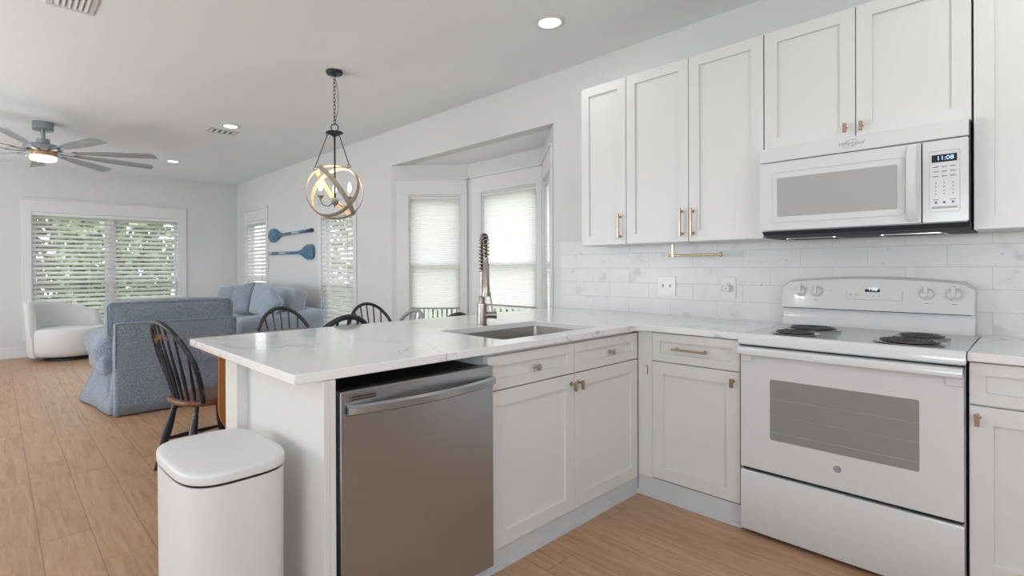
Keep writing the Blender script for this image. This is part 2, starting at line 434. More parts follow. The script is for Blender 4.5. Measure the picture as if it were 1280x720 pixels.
class MB:
    def __init__(s):
        s.bm = bmesh.new(); s.mi = 0
    def _f(s, vs, mi=None):
        try:
            f = s.bm.faces.new(vs)
            f.material_index = s.mi if mi is None else mi
            return f
        except ValueError:
            return None
    def box(s, a, b, fr=None, mi=None):
        x0, y0, z0 = a; x1, y1, z1 = b
        c = [(x0, y0, z0), (x1, y0, z0), (x1, y1, z0), (x0, y1, z0), (x0, y0, z1), (x1, y0, z1), (x1, y1, z1), (x0, y1, z1)]
        v = [s.bm.verts.new(fr(*p) if fr else p) for p in c]
        for q in ((0, 3, 2, 1), (4, 5, 6, 7), (0, 1, 5, 4), (1, 2, 6, 5), (2, 3, 7, 6), (3, 0, 4, 7)):
            s._f([v[i] for i in q], mi)
        return s
    def grid(s, rows, cu=False, cv=False, mi=None, caps=False):
        V = [[s.bm.verts.new(p) for p in r] for r in rows]
        n, m = len(V), len(V[0])
        for i in range(n if cu else n - 1):
            for j in range(m if cv else m - 1):
                s._f([V[i][j], V[(i + 1) % n][j], V[(i + 1) % n][(j + 1) % m], V[i][(j + 1) % m]], mi)
        if caps:
            s._f(V[0], mi); s._f(list(reversed(V[-1])), mi)
        return V
    def tube(s, pts, r, n=10, closed=False, mi=None, flat=None):
        pts = [Vector(p) for p in pts]
        N = len(pts)
        rr = r if callable(r) else (lambda t: r)
        up = None; rows = []
        for i, p in enumerate(pts):
            if closed:
                d = pts[(i + 1) % N] - pts[(i - 1) % N]
            else:
                d = pts[min(i + 1, N - 1)] - pts[max(i - 1, 0)]
            d.normalize()
            if up is None:
                up = Vector((0, 0, 1)) if abs(d.z) < 0.9 else Vector((1, 0, 0))
            a = d.cross(up)
            if a.length < 1e-5:
                a = d.orthogonal()
            a.normalize(); b2 = d.cross(a).normalized(); up = -b2 if False else a.cross(d)
            q = rr(i / max(1, N - 1))
            rows.append([p + a * (q * math.cos(k * 2 * PI / n)) + b2 * (q * (flat or 1) * math.sin(k * 2 * PI / n)) for k in range(n)])
        s.grid(rows, cu=closed, cv=True, mi=mi, caps=not closed)
        return s
    def cyl(s, p0, p1, r0, r1=None, n=20, mi=None):
        r1 = r0 if r1 is None else r1
        return s.tube([p0, p1], lambda t: r0 + (r1 - r0) * t, n, mi=mi)
    def lathe(s, prof, fr, n=28, mi=None):
        """prof: (radius, height) pairs, about fr.W"""
        rows = []
        for (r, h) in prof:
            r = max(r, 1e-4)
            rows.append([fr(r * math.cos(k * 2 * PI / n), r * math.sin(k * 2 * PI / n), h) for k in range(n)])
        s.grid(rows, cv=True, mi=mi, caps=True)
        return s
    def prism(s, pts, fr, w0, w1, mi=None):
        a = [s.bm.verts.new(fr(u, v, w0)) for u, v in pts]
        b = [s.bm.verts.new(fr(u, v, w1)) for u, v in pts]
        n = len(pts)
        s._f(a, mi); s._f(list(reversed(b)), mi)
        for i in range(n):
            s._f([a[i], b[i], b[(i + 1) % n], a[(i + 1) % n]], mi)
        return s
    def slab(s, outer, holes, fr, w0, w1, mi=None):
        """polygon with holes, extruded from w0 to w1"""
        bm = s.bm
        for wv in (w0, w1):
            edges = []
            for loop in [outer] + holes:
                vs = [bm.verts.new(fr(u, v, wv)) for u, v in loop]
                for i in range(len(vs)):
                    edges.append(bm.edges.new((vs[i], vs[(i + 1) % len(vs)])))
            r = bmesh.ops.triangle_fill(bm, use_beauty=True, use_dissolve=False, edges=edges)
            for g in r['geom']:
                if isinstance(g, bmesh.types.BMFace):
                    g.material_index = s.mi if mi is None else mi
        for loop in [outer] + holes:
            n = len(loop)
            for i in range(n):
                (u0, v0), (u1, v1) = loop[i], loop[(i + 1) % n]
                s._f([bm.verts.new(fr(u0, v0, w0)), bm.verts.new(fr(u1, v1, w0)), bm.verts.new(fr(u1, v1, w1)), bm.verts.new(fr(u0, v0, w1))], mi)
        bmesh.ops.remove_doubles(bm, verts=bm.verts, dist=1e-5)
        return s
    def rbox(s, c, h, r=0.05, n=8, fn=None, mi=None, fr=None):
        """box with rounded edges; fn(unit_pos, pos) may move each vertex"""
        c = Vector(c); h = Vector(h)
        r = min(r, min(h) * 0.999)
        faces = []
        cache = {}
        def vert(p):
            k = tuple(round(x, 5) for x in p)
            if k not in cache:
                P = Vector(p)
                q = Vector([P[i] * h[i] for i in range(3)])
                inner = Vector([max(-(h[i] - r), min(h[i] - r, q[i])) for i in range(3)])
                d = q - inner
                if d.length > 1e-9:
                    q = inner + d.normalized() * r
                q = q + c
                if fn:
                    q = fn(P, q)
                if fr:
                    q = fr(*q)
                cache[k] = s.bm.verts.new(q)
            return cache[k]
        # uneven spacing puts more cuts near the edges
        def sp(i):
            t = -1 + 2 * i / n
            return math.copysign(1 - (1 - abs(t)) ** 1.35, t)
        for ax in range(3):
            for sg in (-1, 1):
                for i in range(n):
                    for j in range(n):
                        q = []
                        for (a, b2) in ((i, j), (i + 1, j), (i + 1, j + 1), (i, j + 1)):
                            p = [0, 0, 0]
                            p[ax] = sg; p[(ax + 1) % 3] = sp(a); p[(ax + 2) % 3] = sp(b2)
                            q.append(vert(p))
                        s._f(q, mi)
        return s
    def build(s, name, mat, parent=None, smooth=None, bevel=0, seg=2, origin=None, subsurf=0):
        bm = s.bm
        bmesh.ops.recalc_face_normals(bm, faces=bm.faces)
        off = Vector((0, 0, 0))
        if parent is not None:
            p = parent
            while p is not None:
                off += p.location; p = p.parent
        if origin is not None:
            bmesh.ops.translate(bm, verts=bm.verts, vec=-Vector(origin))
        elif parent is not None:
            # own origin at the middle of the mesh
            if bm.verts:
                lo = Vector([min(v.co[i] for v in bm.verts) for i in range(3)])
                hi = Vector([max(v.co[i] for v in bm.verts) for i in range(3)])
                origin = (lo + hi) / 2
                bmesh.ops.translate(bm, verts=bm.verts, vec=-origin)
        me = bpy.data.meshes.new(name)
        bm.to_mesh(me); bm.free()
        for mm in (mat if isinstance(mat, (list, tuple)) else [mat]):
            me.materials.append(M[mm] if isinstance(mm, str) else mm)
        o = bpy.data.objects.new(name, me)
        COL.objects.link(o)
        if origin is not None:
            o.location = Vector(origin) - off
        if parent is not None:
            o.parent = parent
            if origin is None:
                o.location = -off
        if smooth is not None:
            for p in me.polygons:
                p.use_smooth = True
            if smooth < 180:
                me.set_sharp_from_angle(angle=math.radians(smooth))
        if bevel:
            md = o.modifiers.new('bevel', 'BEVEL')
            md.width = bevel; md.segments = seg; md.limit_method = 'ANGLE'; md.angle_limit = math.radians(40)
            md.harden_normals = False
            if smooth is None:
                for p in me.polygons:
                    p.use_smooth = True
                me.set_sharp_from_angle(angle=math.radians(50))
        if subsurf:
            md = o.modifiers.new('sub', 'SUBSURF'); md.levels = subsurf; md.render_levels = subsurf
        return o

def thing(name, label, cat, loc=(0, 0, 0), group=None):
    o = bpy.data.objects.new(name, None)
    COL.objects.link(o)
    o.location = loc
    o.empty_display_size = 0.1
    o['label'] = label; o['category'] = cat
    if group: o['group'] = group
    return o

def tag(o, label, cat, group=None, kind=None):
    o['label'] = label; o['category'] = cat
    if group: o['group'] = group
    if kind: o['kind'] = kind
    return o

def struct(o):
    o['kind'] = 'structure'
    return o

def sempty(name, loc):
    o = bpy.data.objects.new(name, None)
    COL.objects.link(o); o.location = loc; o['kind'] = 'structure'
    return o

def copy_tree(o, parent=None):
    kids = [c for c in bpy.data.objects if c.parent == o]
    c = o.copy(); COL.objects.link(c); c.parent = parent
    for k in kids:
        copy_tree(k, c)
    return c

def rrect(u0, u1, v0, v1, r, n=6):
    out = []
    for (cx, cy, a0) in ((u1 - r, v1 - r, 0), (u0 + r, v1 - r, 90), (u0 + r, v0 + r, 180), (u1 - r, v0 + r, 270)):
        for k in range(n + 1):
            a = math.radians(a0 + 90 * k / n)
            out.append((cx + r * math.cos(a), cy + r * math.sin(a)))
    return out

def text(name, body, fr, u, v, w, size, mat, parent, shear=0.0, spacing=1.0, depth=0.0004, squash=1.0):
    cu = bpy.data.curves.new(name, 'FONT')
    cu.body = body; cu.size = size; cu.align_x = 'CENTER'; cu.align_y = 'CENTER'
    cu.shear = shear; cu.space_character = spacing; cu.extrude = depth; cu.resolution_u = 3
    tmp = bpy.data.objects.new('tmp', cu)
    COL.objects.link(tmp)
    dg = bpy.context.evaluated_depsgraph_get()
    me = bpy.data.meshes.new_from_object(tmp.evaluated_get(dg))
    bpy.data.objects.remove(tmp)
    for vtx in me.vertices:
        p = fr(u + vtx.co.x * squash, v + vtx.co.y, w + vtx.co.z)
        vtx.co = p
    me.materials.clear(); me.materials.append(M[mat])
    o = bpy.data.objects.new(name, me)
    COL.objects.link(o)
    off = Vector((0, 0, 0)); p = parent
    while p is not None:
        off += p.location; p = p.parent
    o.parent = parent; o.location = -off
    return o

# ================================================================== SETTING
XL, XR, YL, ZC = -8.735, 3.4, -6.2, 2.738
BAY = [(-3.85, 0.0), (-3.254, 0.596), (-2.20, 0.596), (-1.604, 0.0)]

mb = MB(); mb.box((XL - .14, YL - .14, -0.12), (XR + .14, 0.14, 0.0))
mb.prism([(-3.95, .14), (-3.35, .75), (-2.1, .75), (-1.5, .14)], Fr((0, 0, 0), (1, 0, 0), (0, 1, 0), (0, 0, 1)), -0.12, 0.0)
struct(mb.build('floor', 'floor'))
mb = MB(); mb.box((XL - .14, YL - .14, ZC), (XR + .14, 0.14, ZC + .12))
struct(mb.build('ceiling', 'ceiling'))
mb = MB()
mb.prism([(-3.95, .11), (-3.35, .75), (-2.1, .75), (-1.5, .11)], Fr((0, 0, 0), (1, 0, 0), (0, 1, 0), (0, 0, 1)), 2.358, 2.46)
o = struct(mb.build('ceiling_bay', 'ceiling'))

def wall(name, p0, p1, z0, z1, holes, th, inward, mat='wall'):
    """vertical wall from p0 to p1; inward is the room side; thickness goes outward"""
    p0 = Vector((*p0, 0)); p1 = Vector((*p1, 0))
    U = (p1 - p0).normalized()
    Wv = -Vector((*inward, 0)).normalized()
    fr = Fr(p0, U, (0, 0, 1), Wv)
    L = (p1 - p0).length
    mb = MB()
    hl = [[(a, c), (b2, c), (b2, d), (a, d)] for (a, b2, c, d) in holes]
    mb.slab([(0, z0), (L, z0), (L, z1), (0, z1)], hl, fr, 0, th)
    return struct(mb.build(name, mat))

# window openings (distance along wall, z)
FARW = (-2.815, -0.935, 0.27, 2.06)      # on the far wall, y range
LIVA = (-8.235, -7.405, 0.30, 2.03)      # right wall windows, x range
LIVB = (-5.49, -4.66, 0.27, 1.945)
# right wall in one piece: bay opening reaches the floor, so the outer loop dips round it
fr = Fr((XL - .14, 0, 0), (1, 0, 0), (0, 0, 1), (0, 1, 0))
def sx(x): return x - (XL - .14)
mb = MB()
mb.slab([(0, 0), (sx(BAY[0][0]), 0), (sx(BAY[0][0]), 2.352), (sx(BAY[3][0]), 2.352), (sx(BAY[3][0]), 0), (sx(XR + .14), 0), (sx(XR + .14), ZC), (0, ZC)],
        [[(sx(a), c), (sx(b2), c), (sx(b2), d), (sx(a), d)] for (a, b2, c, d) in (LIVA, LIVB)], fr, 0, 0.12)
struct(mb.build('wall_right', 'wall'))
wall('wall_far', (XL, YL), (XL, 0), 0, ZC, [(FARW[0] - YL, FARW[1] - YL, FARW[2], FARW[3])], 0.14, (1, 0))
# unseen walls: behind and left of the camera, with openings added to let light in
wall('wall_left', (XR, YL), (XL, YL), 0, ZC, [(1.2, 3.4, 0.9, 2.1), (6.0, 8.4, 0.1, 2.1), (9.5, 11.2, 0.6, 2.1)], 0.14, (0, 1))
wall('wall_back', (XR, YL), (XR, 0), 0, ZC, [(1.5, 3.4, 1.0, 2.1)], 0.14, (-1, 0))
# bay walls
def seglen(a, b2): return math.hypot(b2[0] - a[0], b2[1] - a[1])
BL = seglen(BAY[0], BAY[1])
BW = {'left': (0.195, 0.765, 0.62, 2.03), 'centre': (0.215, 0.975, 0.62, 2.03), 'right': (0.08, 0.65, 0.62, 2.03)}
nl = Vector((1, -1)).normalized(); nr = Vector((-1, -1)).normalized()
wall('wall_bay_left', BAY[0], BAY[1], 0, 2.40, [BW['left']], 0.10, tuple(nl))
wall('wall_bay_centre', BAY[1], BAY[2], 0, 2.40, [BW['centre']], 0.10, (0, -1))
wall('wall_bay_right', BAY[2], BAY[3], 0, 2.40, [BW['right']], 0.10, tuple(nr))

# tiled backsplash (a skin on the right wall)
mb = MB()
mb.slab([(-1.535, 0.905), (1.9, 0.905), (1.9, 1.425), (-1.535, 1.425)], [], Fr((0, 0, 0), (1, 0, 0), (0, 0, 1), (0, -1, 0)), 0.0005, 0.008)
struct(mb.build('trim_1', 'tile'))

# baseboards
def baseboard(name, p0, p1, inward, h=0.15):
    p0 = Vector((*p0, 0)); p1 = Vector((*p1, 0)); U = (p1 - p0)
    L = U.length; fr = Fr(p0, U, (0, 0, 1), Vector((*inward, 0)))
    mb = MB(); mb.box((0, 0, 0.0005), (L, h, 0.015), fr); mb.box((0, 0, 0.015), (L, 0.02, 0.028), fr)
    return struct(mb.build(name, 'trim', bevel=0.003))
baseboard('baseboard_far', (XL, YL), (XL, -0.02), (1, 0))
baseboard('baseboard_right', (XL, 0), (BAY[0][0], 0), (0, -1))

# windows -----------------------------------------------------------
def window(name, fr, W, z0, z1, depth=0.12, cas=0.09, head=0.10, mull=(), cap=True, sill=True, rail=0.52, casl=None, casr=None, headtop=None):
    """fr: origin on inner wall face at z=0, U along, W into the room"""
    casl = cas if casl is None else casl; casr = cas if casr is None else casr
    top = headtop if headtop else z1 + head
    root = sempty(name, fr((W / 2), z0, 0))
    c = MB()
    t = 0.018
    c.box((-casl, z0 - 0.02, 0.0005), (0.0, z1, t), fr)
    c.box((W, z0 - 0.02, 0.0005), (W + casr, z1, t), fr)
    c.box((-casl, z1, 0.0005), (W + casr, top, t), fr)
    if cap:
        c.box((-casl - 0.012, top, 0.0005), (W + casr + 0.012, top + 0.02, t + 0.016), fr)
    c.build('casing', 'trim', root, bevel=0.002)
    if sill:
        c = MB()
        c.box((-casl - 0.03, z0 - 0.045, 0.0005), (W + casr + 0.03, z0 - 0.02, 0.05), fr)
        c.build('sill', 'trim', root, bevel=0.003)
        c = MB()
        c.box((-casl, z0 - 0.13, 0.0005), (W + casr, z0 - 0.046, 0.016), fr)
        c.build('apron', 'trim', root, bevel=0.002)
    # frame and sashes set in the opening
    s_ = MB()
    d0, d1 = -depth + 0.002, -0.0
    lin = 0.016
    s_.box((0.0005, z0 + 0.0005, d0), (lin, z1 - 0.0005, d1), fr); s_.box((W - lin, z0 + 0.0005, d0), (W - 0.0005, z1 - 0.0005, d1), fr)
    s_.box((lin, z0 + 0.0005, d0), (W - lin, z0 + lin, d1), fr); s_.box((lin, z1 - lin, d0), (W - lin, z1 - 0.0005, d1), fr)
    s_.build('jamb', 'trim', root)
    edges = [lin] + list(mull) + [W - lin]
    for k in range(len(edges) - 1):
        a, b2 = edges[k], edges[k + 1]
        if k > 0: a += 0.035
        if k < len(edges) - 2: b2 -= 0.035
        zm = z0 + (z1 - z0) * rail if rail < 3 else rail
        q = MB()
        st = 0.04
        for (za, zb, wa, wb) in ((z0 + lin, zm + 0.02, -0.075, -0.045), (zm - 0.02, z1 - lin, -0.108, -0.078)):
            q.box((a, za, wa), (a + st, zb, wb), fr); q.box((b2 - st, za, wa), (b2, zb, wb), fr)
            q.box((a + st, za, wa), (b2 - st, za + st, wb), fr); q.box((a + st, zb - st, wa), (b2 - st, zb, wb), fr)
        sash = q.build('sash', 'trim', root)
        g = MB()
        g.box((a + st, z0 + lin + st, -0.062), (b2 - st, zm - 0.02, -0.058), fr)
        g.box((a + st, zm + 0.02, -0.095), (b2 - st, z1 - lin - st, -0.091), fr)
        g.build('glass', 'glass', sash)
    for mu in mull:
        q = MB(); q.box((mu - 0.035, z0 + lin, d0), (mu + 0.035, z1 - lin, -0.02), fr)
        q.build('mullion', 'trim', root)
    return root

frF = Fr((XL, FARW[0], 0), (0, 1, 0), (0, 0, 1), (1, 0, 0))
window('window_1', frF, FARW[1] - FARW[0], FARW[2], FARW[3], depth=0.14, cas=0.105, headtop=2.235, mull=((1.88 / 2 + .005),), rail=1.04 * 1.0 if False else 0.435)
frA = Fr((LIVA[0], 0, 0), (1, 0, 0), (0, 0, 1), (0, -1, 0))
window('window_2', frA, LIVA[1] - LIVA[0], LIVA[2], LIVA[3], cas=0.09, headtop=2.205, rail=0.45)
frB = Fr((LIVB[0], 0, 0), (1, 0, 0), (0, 0, 1), (0, -1, 0))
window('window_3', frB, LIVB[1] - LIVB[0], LIVB[2], LIVB[3], cas=0.08, headtop=2.09, rail=0.45)
def bayfr(a, b2, n): return Fr((a[0], a[1], 0), (b2[0] - a[0], b2[1] - a[1], 0), (0, 0, 1), (n[0], n[1], 0))
frBL = bayfr(BAY[0], BAY[1], nl); frBC = bayfr(BAY[1], BAY[2], (0, -1)); frBR = bayfr(BAY[2], BAY[3], nr)
def bayframe(fr, key):
    a, b2, z0, z1 = BW[key]
    return Fr(fr(a, 0, 0), fr.U, fr.V, fr.W), b2 - a, z0, z1
f_, W_, z0_, z1_ = bayframe(frBL, 'left')
window('window_4', f_, W_, z0_, z1_, depth=.1, casl=0.135, casr=0.065, headtop=2.19, rail=0.46)
f_, W_, z0_, z1_ = bayframe(frBC, 'centre')
window('window_5', f_, W_, z0_, z1_, depth=.1, casl=0.14, casr=0.07, headtop=2.19, rail=0.46)
f_, W_, z0_, z1_ = bayframe(frBR, 'right')
window('window_6', f_, W_, z0_, z1_, depth=.1, casl=0.065, casr=0.13, headtop=2.19, rail=0.46)

# outside ------------------------------------------------------------
mb = MB(); mb.box((-40, -25, -0.62), (25, 30, -0.5))
tag(mb.build('lawn', 'lawn'), 'pale green lawn outside the windows', 'lawn', kind='stuff')

def tree(loc, h, r, mat, label, seed):
    rnd = random.Random(seed)
    root = thing('garden_tree', label, 'tree', loc, None)
    tr = MB()
    x, y, z = loc
    tr.tube([(x, y, z), (x + .08, y, z + h * .35), (x - .05, y + .1, z + h * .7)], lambda t: 0.16 * (1 - .5 * t), 10)
    for k in range(4):
        a = rnd.uniform(0, 6.28)
        tr.tube([(x, y, z + h * (.35 + .08 * k)), (x + r * .6 * math.cos(a), y + r * .6 * math.sin(a), z + h * (.6 + .08 * k))], lambda t: 0.06 * (1 - .6 * t), 7)
    tr.build('trunk', 'bark', root, smooth=60)
    f = MB()
    for k in range(1500):
        a = rnd.uniform(0, 2 * PI); ph = math.acos(rnd.uniform(-1, 1)); rr = r * rnd.uniform(.55, 1.0)
        p = Vector((x + rr * math.sin(ph) * math.cos(a), y + rr * math.sin(ph) * math.sin(a), z + h * .50 + rr * 1.45 * math.cos(ph)))
        s_ = rnd.uniform(.09, .19)
        if p.z < z + .28: continue
        u = Vector((rnd.uniform(-1, 1), rnd.uniform(-1, 1), rnd.uniform(-1, 1))).normalized()
        v = u.orthogonal().normalized()
        q = [f.bm.verts.new(p + u * s_ * c1 + v * s_ * .6 * c2) for c1, c2 in ((-1, 0), (0, -1), (1, 0), (0, 1))]
        f._f(q)
    f.build('foliage', mat, root)
    return root
tree((-14.0, -4.6, -.5), 4.4, 1.35, 'green1', 'leafy green tree outside the left half of the wide window', 1)
tree((-16.5, -2.6, -.5), 4.8, 1.6, 'green2', 'dull green tree outside the middle of the wide window', 2)
tree((-14.0, -1.0, -.5), 4.2, 1.35, 'green1', 'leafy green tree outside the right half of the wide window', 3)
tree((-13.5, 5.2, -.5), 4.6, 1.9, 'green2', 'dull green tree outside the narrow window behind the sofa', 4)
tree((-9.6, 5.6, -.5), 4.2, 1.6, 'green1', 'leafy tree outside the slim window right of the paddles', 5)
tree((-6.6, 5.0, -.5), 3.4, 1.2, 'green1', 'low leafy tree outside the left bay window', 6)
tree((-4.0, 6.6, -.5), 3.6, 1.3, 'green2', 'low leafy tree outside the centre bay window', 7)
# picket fence outside the bay
fen = thing('picket_fence', 'white picket fence outside below the bay window shades', 'fence', (-4.0, 3.0, -.5))
mb = MB(); mb.box((-8.5, 3.02, 0.0), (0.5, 3.05, 0.08)); mb.box((-8.5, 3.02, .55), (.5, 3.05, .63)); mb.build('rail', 'fence', fen)
mb = MB()
for k in range(64):
    x = -8.45 + k * .14
    mb.prism([(x, -.5), (x + .07, -.5), (x + .07, .74), (x + .035, .80), (x, .74)], Fr((0, 3.0, 0), (1, 0, 0), (0, 0, 1), (0, 1, 0)), 0, 0.019)
o = mb.build('picket', 'fence', fen); o['kind'] = 'stuff'

# ================================================================== LIGHTS, SEEN AND ADDED
def area(name, loc, rot, sx_, sy_, power, col, shape='RECTANGLE'):
    l = bpy.data.lights.new(name, 'AREA'); l.shape = shape; l.size = sx_
    if shape == 'RECTANGLE': l.size_y = sy_
    l.energy = power; l.color = col
    o = bpy.data.objects.new(name, l); COL.objects.link(o)
    o.location = loc; o.rotation_euler = rot
    return o
# added fill lamps at the unseen openings, tilted up to brighten the ceiling
TILT = math.radians(58)
for i, (u0, u1, z0, z1) in enumerate([(1.2, 3.4, 0.9, 2.1), (6.0, 8.4, 0.1, 2.1), (9.5, 11.2, 0.6, 2.1)]):
    area('added_fill', (XR - (u0 + u1) / 2, YL - .05, (z0 + z1) / 2), (PI / 2 + TILT, 0, 0), u1 - u0, z1 - z0, FILL_POWER * (u1 - u0) * (z1 - z0) / 2, (0.89, 0.945, 1.0))
area('added_fill', (XR + .05, YL + 2.45, 1.55), (PI / 2 + TILT, 0, PI / 2), 1.9, 1.1, FILL_POWER, (0.89, 0.945, 1.0))

def can_light(x, y, label, k=1.0):
    root = thing('recessed_light', label, 'ceiling light', (x, y, ZC), 'recessed ceiling lights')
    fr = Fr((x, y, ZC), (1, 0, 0), (0, -1, 0), (0, 0, -1))
    mb = MB()
    mb.lathe([(0.0965, 0.0005), (0.0965, 0.003), (0.088, 0.007), (0.070, 0.007), (0.066, 0.003), (0.066, 0.0005)], fr, 36)
    mb.build('trim_ring', 'trim', root, smooth=40)
    mb = MB(); mb.lathe([(0.064, 0.0008), (0.064, 0.003), (0.05, 0.0045), (0.001, 0.005)], fr, 32)
    mb.build('lens', 'canlens', root, smooth=60)
    area('can_lamp', (x, y, ZC - .012), (0, 0, 0), 0.12, 0.12, CAN_POWER * k, (1.0, 0.99, 0.98), 'DISK')
can_light(-1.09, -0.68, 'round recessed light above the kitchen beside the wall cabinets')
can_light(-4.82, -1.36, 'round recessed light beside the far ceiling vent')
can_light(-7.22, -1.36, 'small round recessed light furthest away near the wide window wall')
for x, y in ((1.1, -0.95), (-1.0, -3.4), (1.1, -4.6), (-4.82, -4.6), (-7.22, -4.6), (2.6, -2.6)):  # unseen cans added to light the room, the range-side one boosted
    can_light(x, y, 'added recessed light out of view, for room fill', 2.6 if (x, y) == (1.1, -0.95) else 1.0)

# ================================================================== KITCHEN
AX = Fr((0, 0, 0), (1, 0, 0), (0, 0, 1), (0, -1, 0))         # right wall: u=x, v=z, w=-y
PX = Fr((0, 0, 0), (0, 1, 0), (0, 0, 1), (1, 0, 0))          # peninsula face: u=y, v=z, w=x

def shaker(fr, u0, u1, v0, v1, wf, th=0.02, rail=0.062, rec=0.012):
    """shaker front: flat frame round a recessed panel, chamfered inner edge"""
    mb = MB(); bm = mb.bm
    def ring(a, wv):
        return [bm.verts.new(fr(u, v, wv)) for u, v in ((u0 + a, v0 + a), (u1 - a, v0 + a), (u1 - a, v1 - a), (u0 + a, v1 - a))]
    R = [ring(0, wf - th), ring(0, wf - .0012), ring(.0012, wf), ring(rail, wf), ring(rail + .0012, wf - rec)]
    for a, b2 in zip(R, R[1:]):
        for i in range(4):
            mb._f([a[i], a[(i + 1) % 4], b2[(i + 1) % 4], b2[i]])
    mb._f(R[0]); mb._f(R[-1])
    return mb

def bar_pull(fr, u, v, w, L, vertical, parent, mat='bronze', r=0.0055):
    """round bar on two posts with small rosettes"""
    mb = MB()
    if vertical:
        mb.box((u - r, v - L / 2, w + .026), (u + r, v + L / 2, w + .026 + 2 * r), fr)
    else:
        mb.tube([fr(u - L / 2, v, w + .03), fr(u + L / 2, v, w + .03)], r, 12)
    bar = mb.build('handle', mat, parent, bevel=0.0012)
    for sgn in (-1, 1):
        q = MB()
        d = sgn * (L / 2 - 0.017)
        P = (u, v + d) if vertical else (u + d, v)
        f2 = Fr(fr(P[0], P[1], w), fr.U, fr.V, fr.W)
        q.lathe([(0.009, 0.0004), (0.009, 0.003), (0.005, 0.006), (0.0042, 0.0265)], f2, 16)
        q.build('post', mat, bar, smooth=40)

def tab_pull(fr, u, v, w, parent, side):
    """short square tab hung on one round post"""
    q = MB()
    q.box((u - .0065, v - .030, w + .024), (u + .0065, v + .012, w + .036), fr)
    bar = q.build('handle', 'bronze', parent, bevel=0.001)
    f2 = Fr(fr(u, v, w), fr.U, fr.V, fr.W)
    q = MB(); q.lathe([(0.010, 0.0004), (0.010, 0.003), (0.005, 0.006), (0.005, 0.0245)], f2, 16)
    q.build('post', 'bronze', bar, smooth=40)

def knob(fr, u, v, w, parent):
    f2 = Fr(fr(u, v, w), fr.U, fr.V, fr.W)
    q = MB(); q.lathe([(0.010, 0.0004), (0.010, 0.003), (0.0055, 0.006), (0.0055, 0.016), (0.013, 0.020), (0.0155, 0.025), (0.0145, 0.031), (0.008, 0.034), (0.0005, 0.035)], f2, 24)
    q.build('knob', 'nickel', parent, smooth=50)

# --- wall cabinets
UF = 0.322      # door face distance from wall
def wall_cab(label, u0, u1, v0, v1, doors, pulls, bottom_rail=True):
    root = thing('wall_cabinet', label, 'cabinet', ((u0 + u1) / 2, -0.15, v0), 'white shaker wall cabinets')
    mb = MB()
    mb.box((u0 + .001, v0 + (.0 if bottom_rail else 0), .0095), (u1 - .001, v1, UF - .0215), AX)
    mb.build('carcass', 'cab', root, bevel=0.001)
    ds = []
    for (a, b2) in doors:
        d = shaker(AX, a + .0018, b2 - .0018, v0 + .002, v1 - .002, UF, rail=.058).build('door', 'cab', root)
        ds.append(d)
    for (di, kind, u, v, L) in pulls:
        if kind == 'bar': bar_pull(AX, u, v, UF, L, True, ds[di])
        else: tab_pull(AX, u, v, UF, ds[di], 1)
    return root
wall_cab('narrow single-door white wall cabinet, leftmost beside the bay window', -1.117, -.7845, 1.372, 2.409, [(-1.117, -.7845)], [(0, 'bar', -.822, 1.485, .158)])
wall_cab('two-door white wall cabinet left of the microwave above the brass towel bar', -.7835, -.0015, 1.372, 2.409, [(-.7835, -.391), (-.391, -.0015)], [(0, 'bar', -.428, 1.482, .160), (1, 'bar', -.364, 1.480, .158)])
wall_cab('short two-door white wall cabinet directly above the microwave', .0005, .7625, 1.812, 2.409, [(.0005, .3815), (.3815, .7625)], [(0, 'tab', .345, 1.868, 0), (1, 'tab', .405, 1.866, 0)])
wall_cab('tall white wall cabinet at right edge beside the microwave', .7660, 1.53, 1.372, 2.409, [(.7660, 1.15), (1.15, 1.53)], [(0, 'bar', 1.11, 1.48, .158), (1, 'bar', 1.19, 1.48, .158)])

# --- base cabinets along the right wall
BF = 0.625
root = thing('base_cabinet', 'white base cabinet between the inside corner and the range with a bar-pull drawer', 'cabinet', (-.27, -.3, 0), None)
mb = MB(); mb.box((-.552, .0, .0095), (-.0035, .105, BF - .024), AX); mb.box((-.552, .105, .0095), (-.0035, .8875, BF - .0215), AX)
mb.build('carcass', 'cab', root)
mb = MB(); mb.box((-.534, .105, BF - .021), (-.4515, .8875, BF - .004), AX); mb.build('filler_strip', 'cab', root, bevel=.001)
dr = shaker(AX, -.449, -.008, .735, .882, BF, rail=.042).build('drawer', 'cab', root)
bar_pull(AX, -.240, .808, BF, .180, False, dr, 'bronze')
dd = shaker(AX, -.449, -.008, .113, .730, BF).build('door', 'cab', root)
tab_pull(AX, -.036, .690, BF, dd, 1)
mb = MB(); mb.tube([AX(-.482, .700, BF + .004), AX(-.478, .706, BF + .006), AX(-.474, .698, BF + .004), AX(-.477, .690, BF), AX(-.477, .655, BF)], .0022, 6)
mb.build('latch_hook', 'steel_dark', root, smooth=60)
root['group'] = 'white shaker base cabinets'
root = thing('base_cabinet', 'white base cabinet right of the range at the picture edge', 'cabinet', (1.15, -.3, 0), 'white shaker base cabinets')
mb = MB(); mb.box((.772, .0, .0095), (1.53, .105, BF - .05), AX); mb.box((.772, .105, .0095), (1.53, .8875, BF - .0215), AX)
mb.build('carcass', 'cab', root)
d1 = shaker(AX, .774, 1.151, .735, .882, BF, rail=.042).build('drawer', 'cab', root)
knob(AX, .963, .81, BF, d1)
d1 = shaker(AX, 1.154, 1.528, .735, .882, BF, rail=.042).build('drawer', 'cab', root); knob(AX, 1.34, .81, BF, d1)
d1 = shaker(AX, .774, 1.151, .113, .712 + .016, BF).build('door', 'cab', root); tab_pull(AX, .795, .692, BF, d1, -1)
d1 = shaker(AX, 1.154, 1.528, .113, .728, BF).build('door', 'cab', root); tab_pull(AX, 1.50, .692, BF, d1, -1)
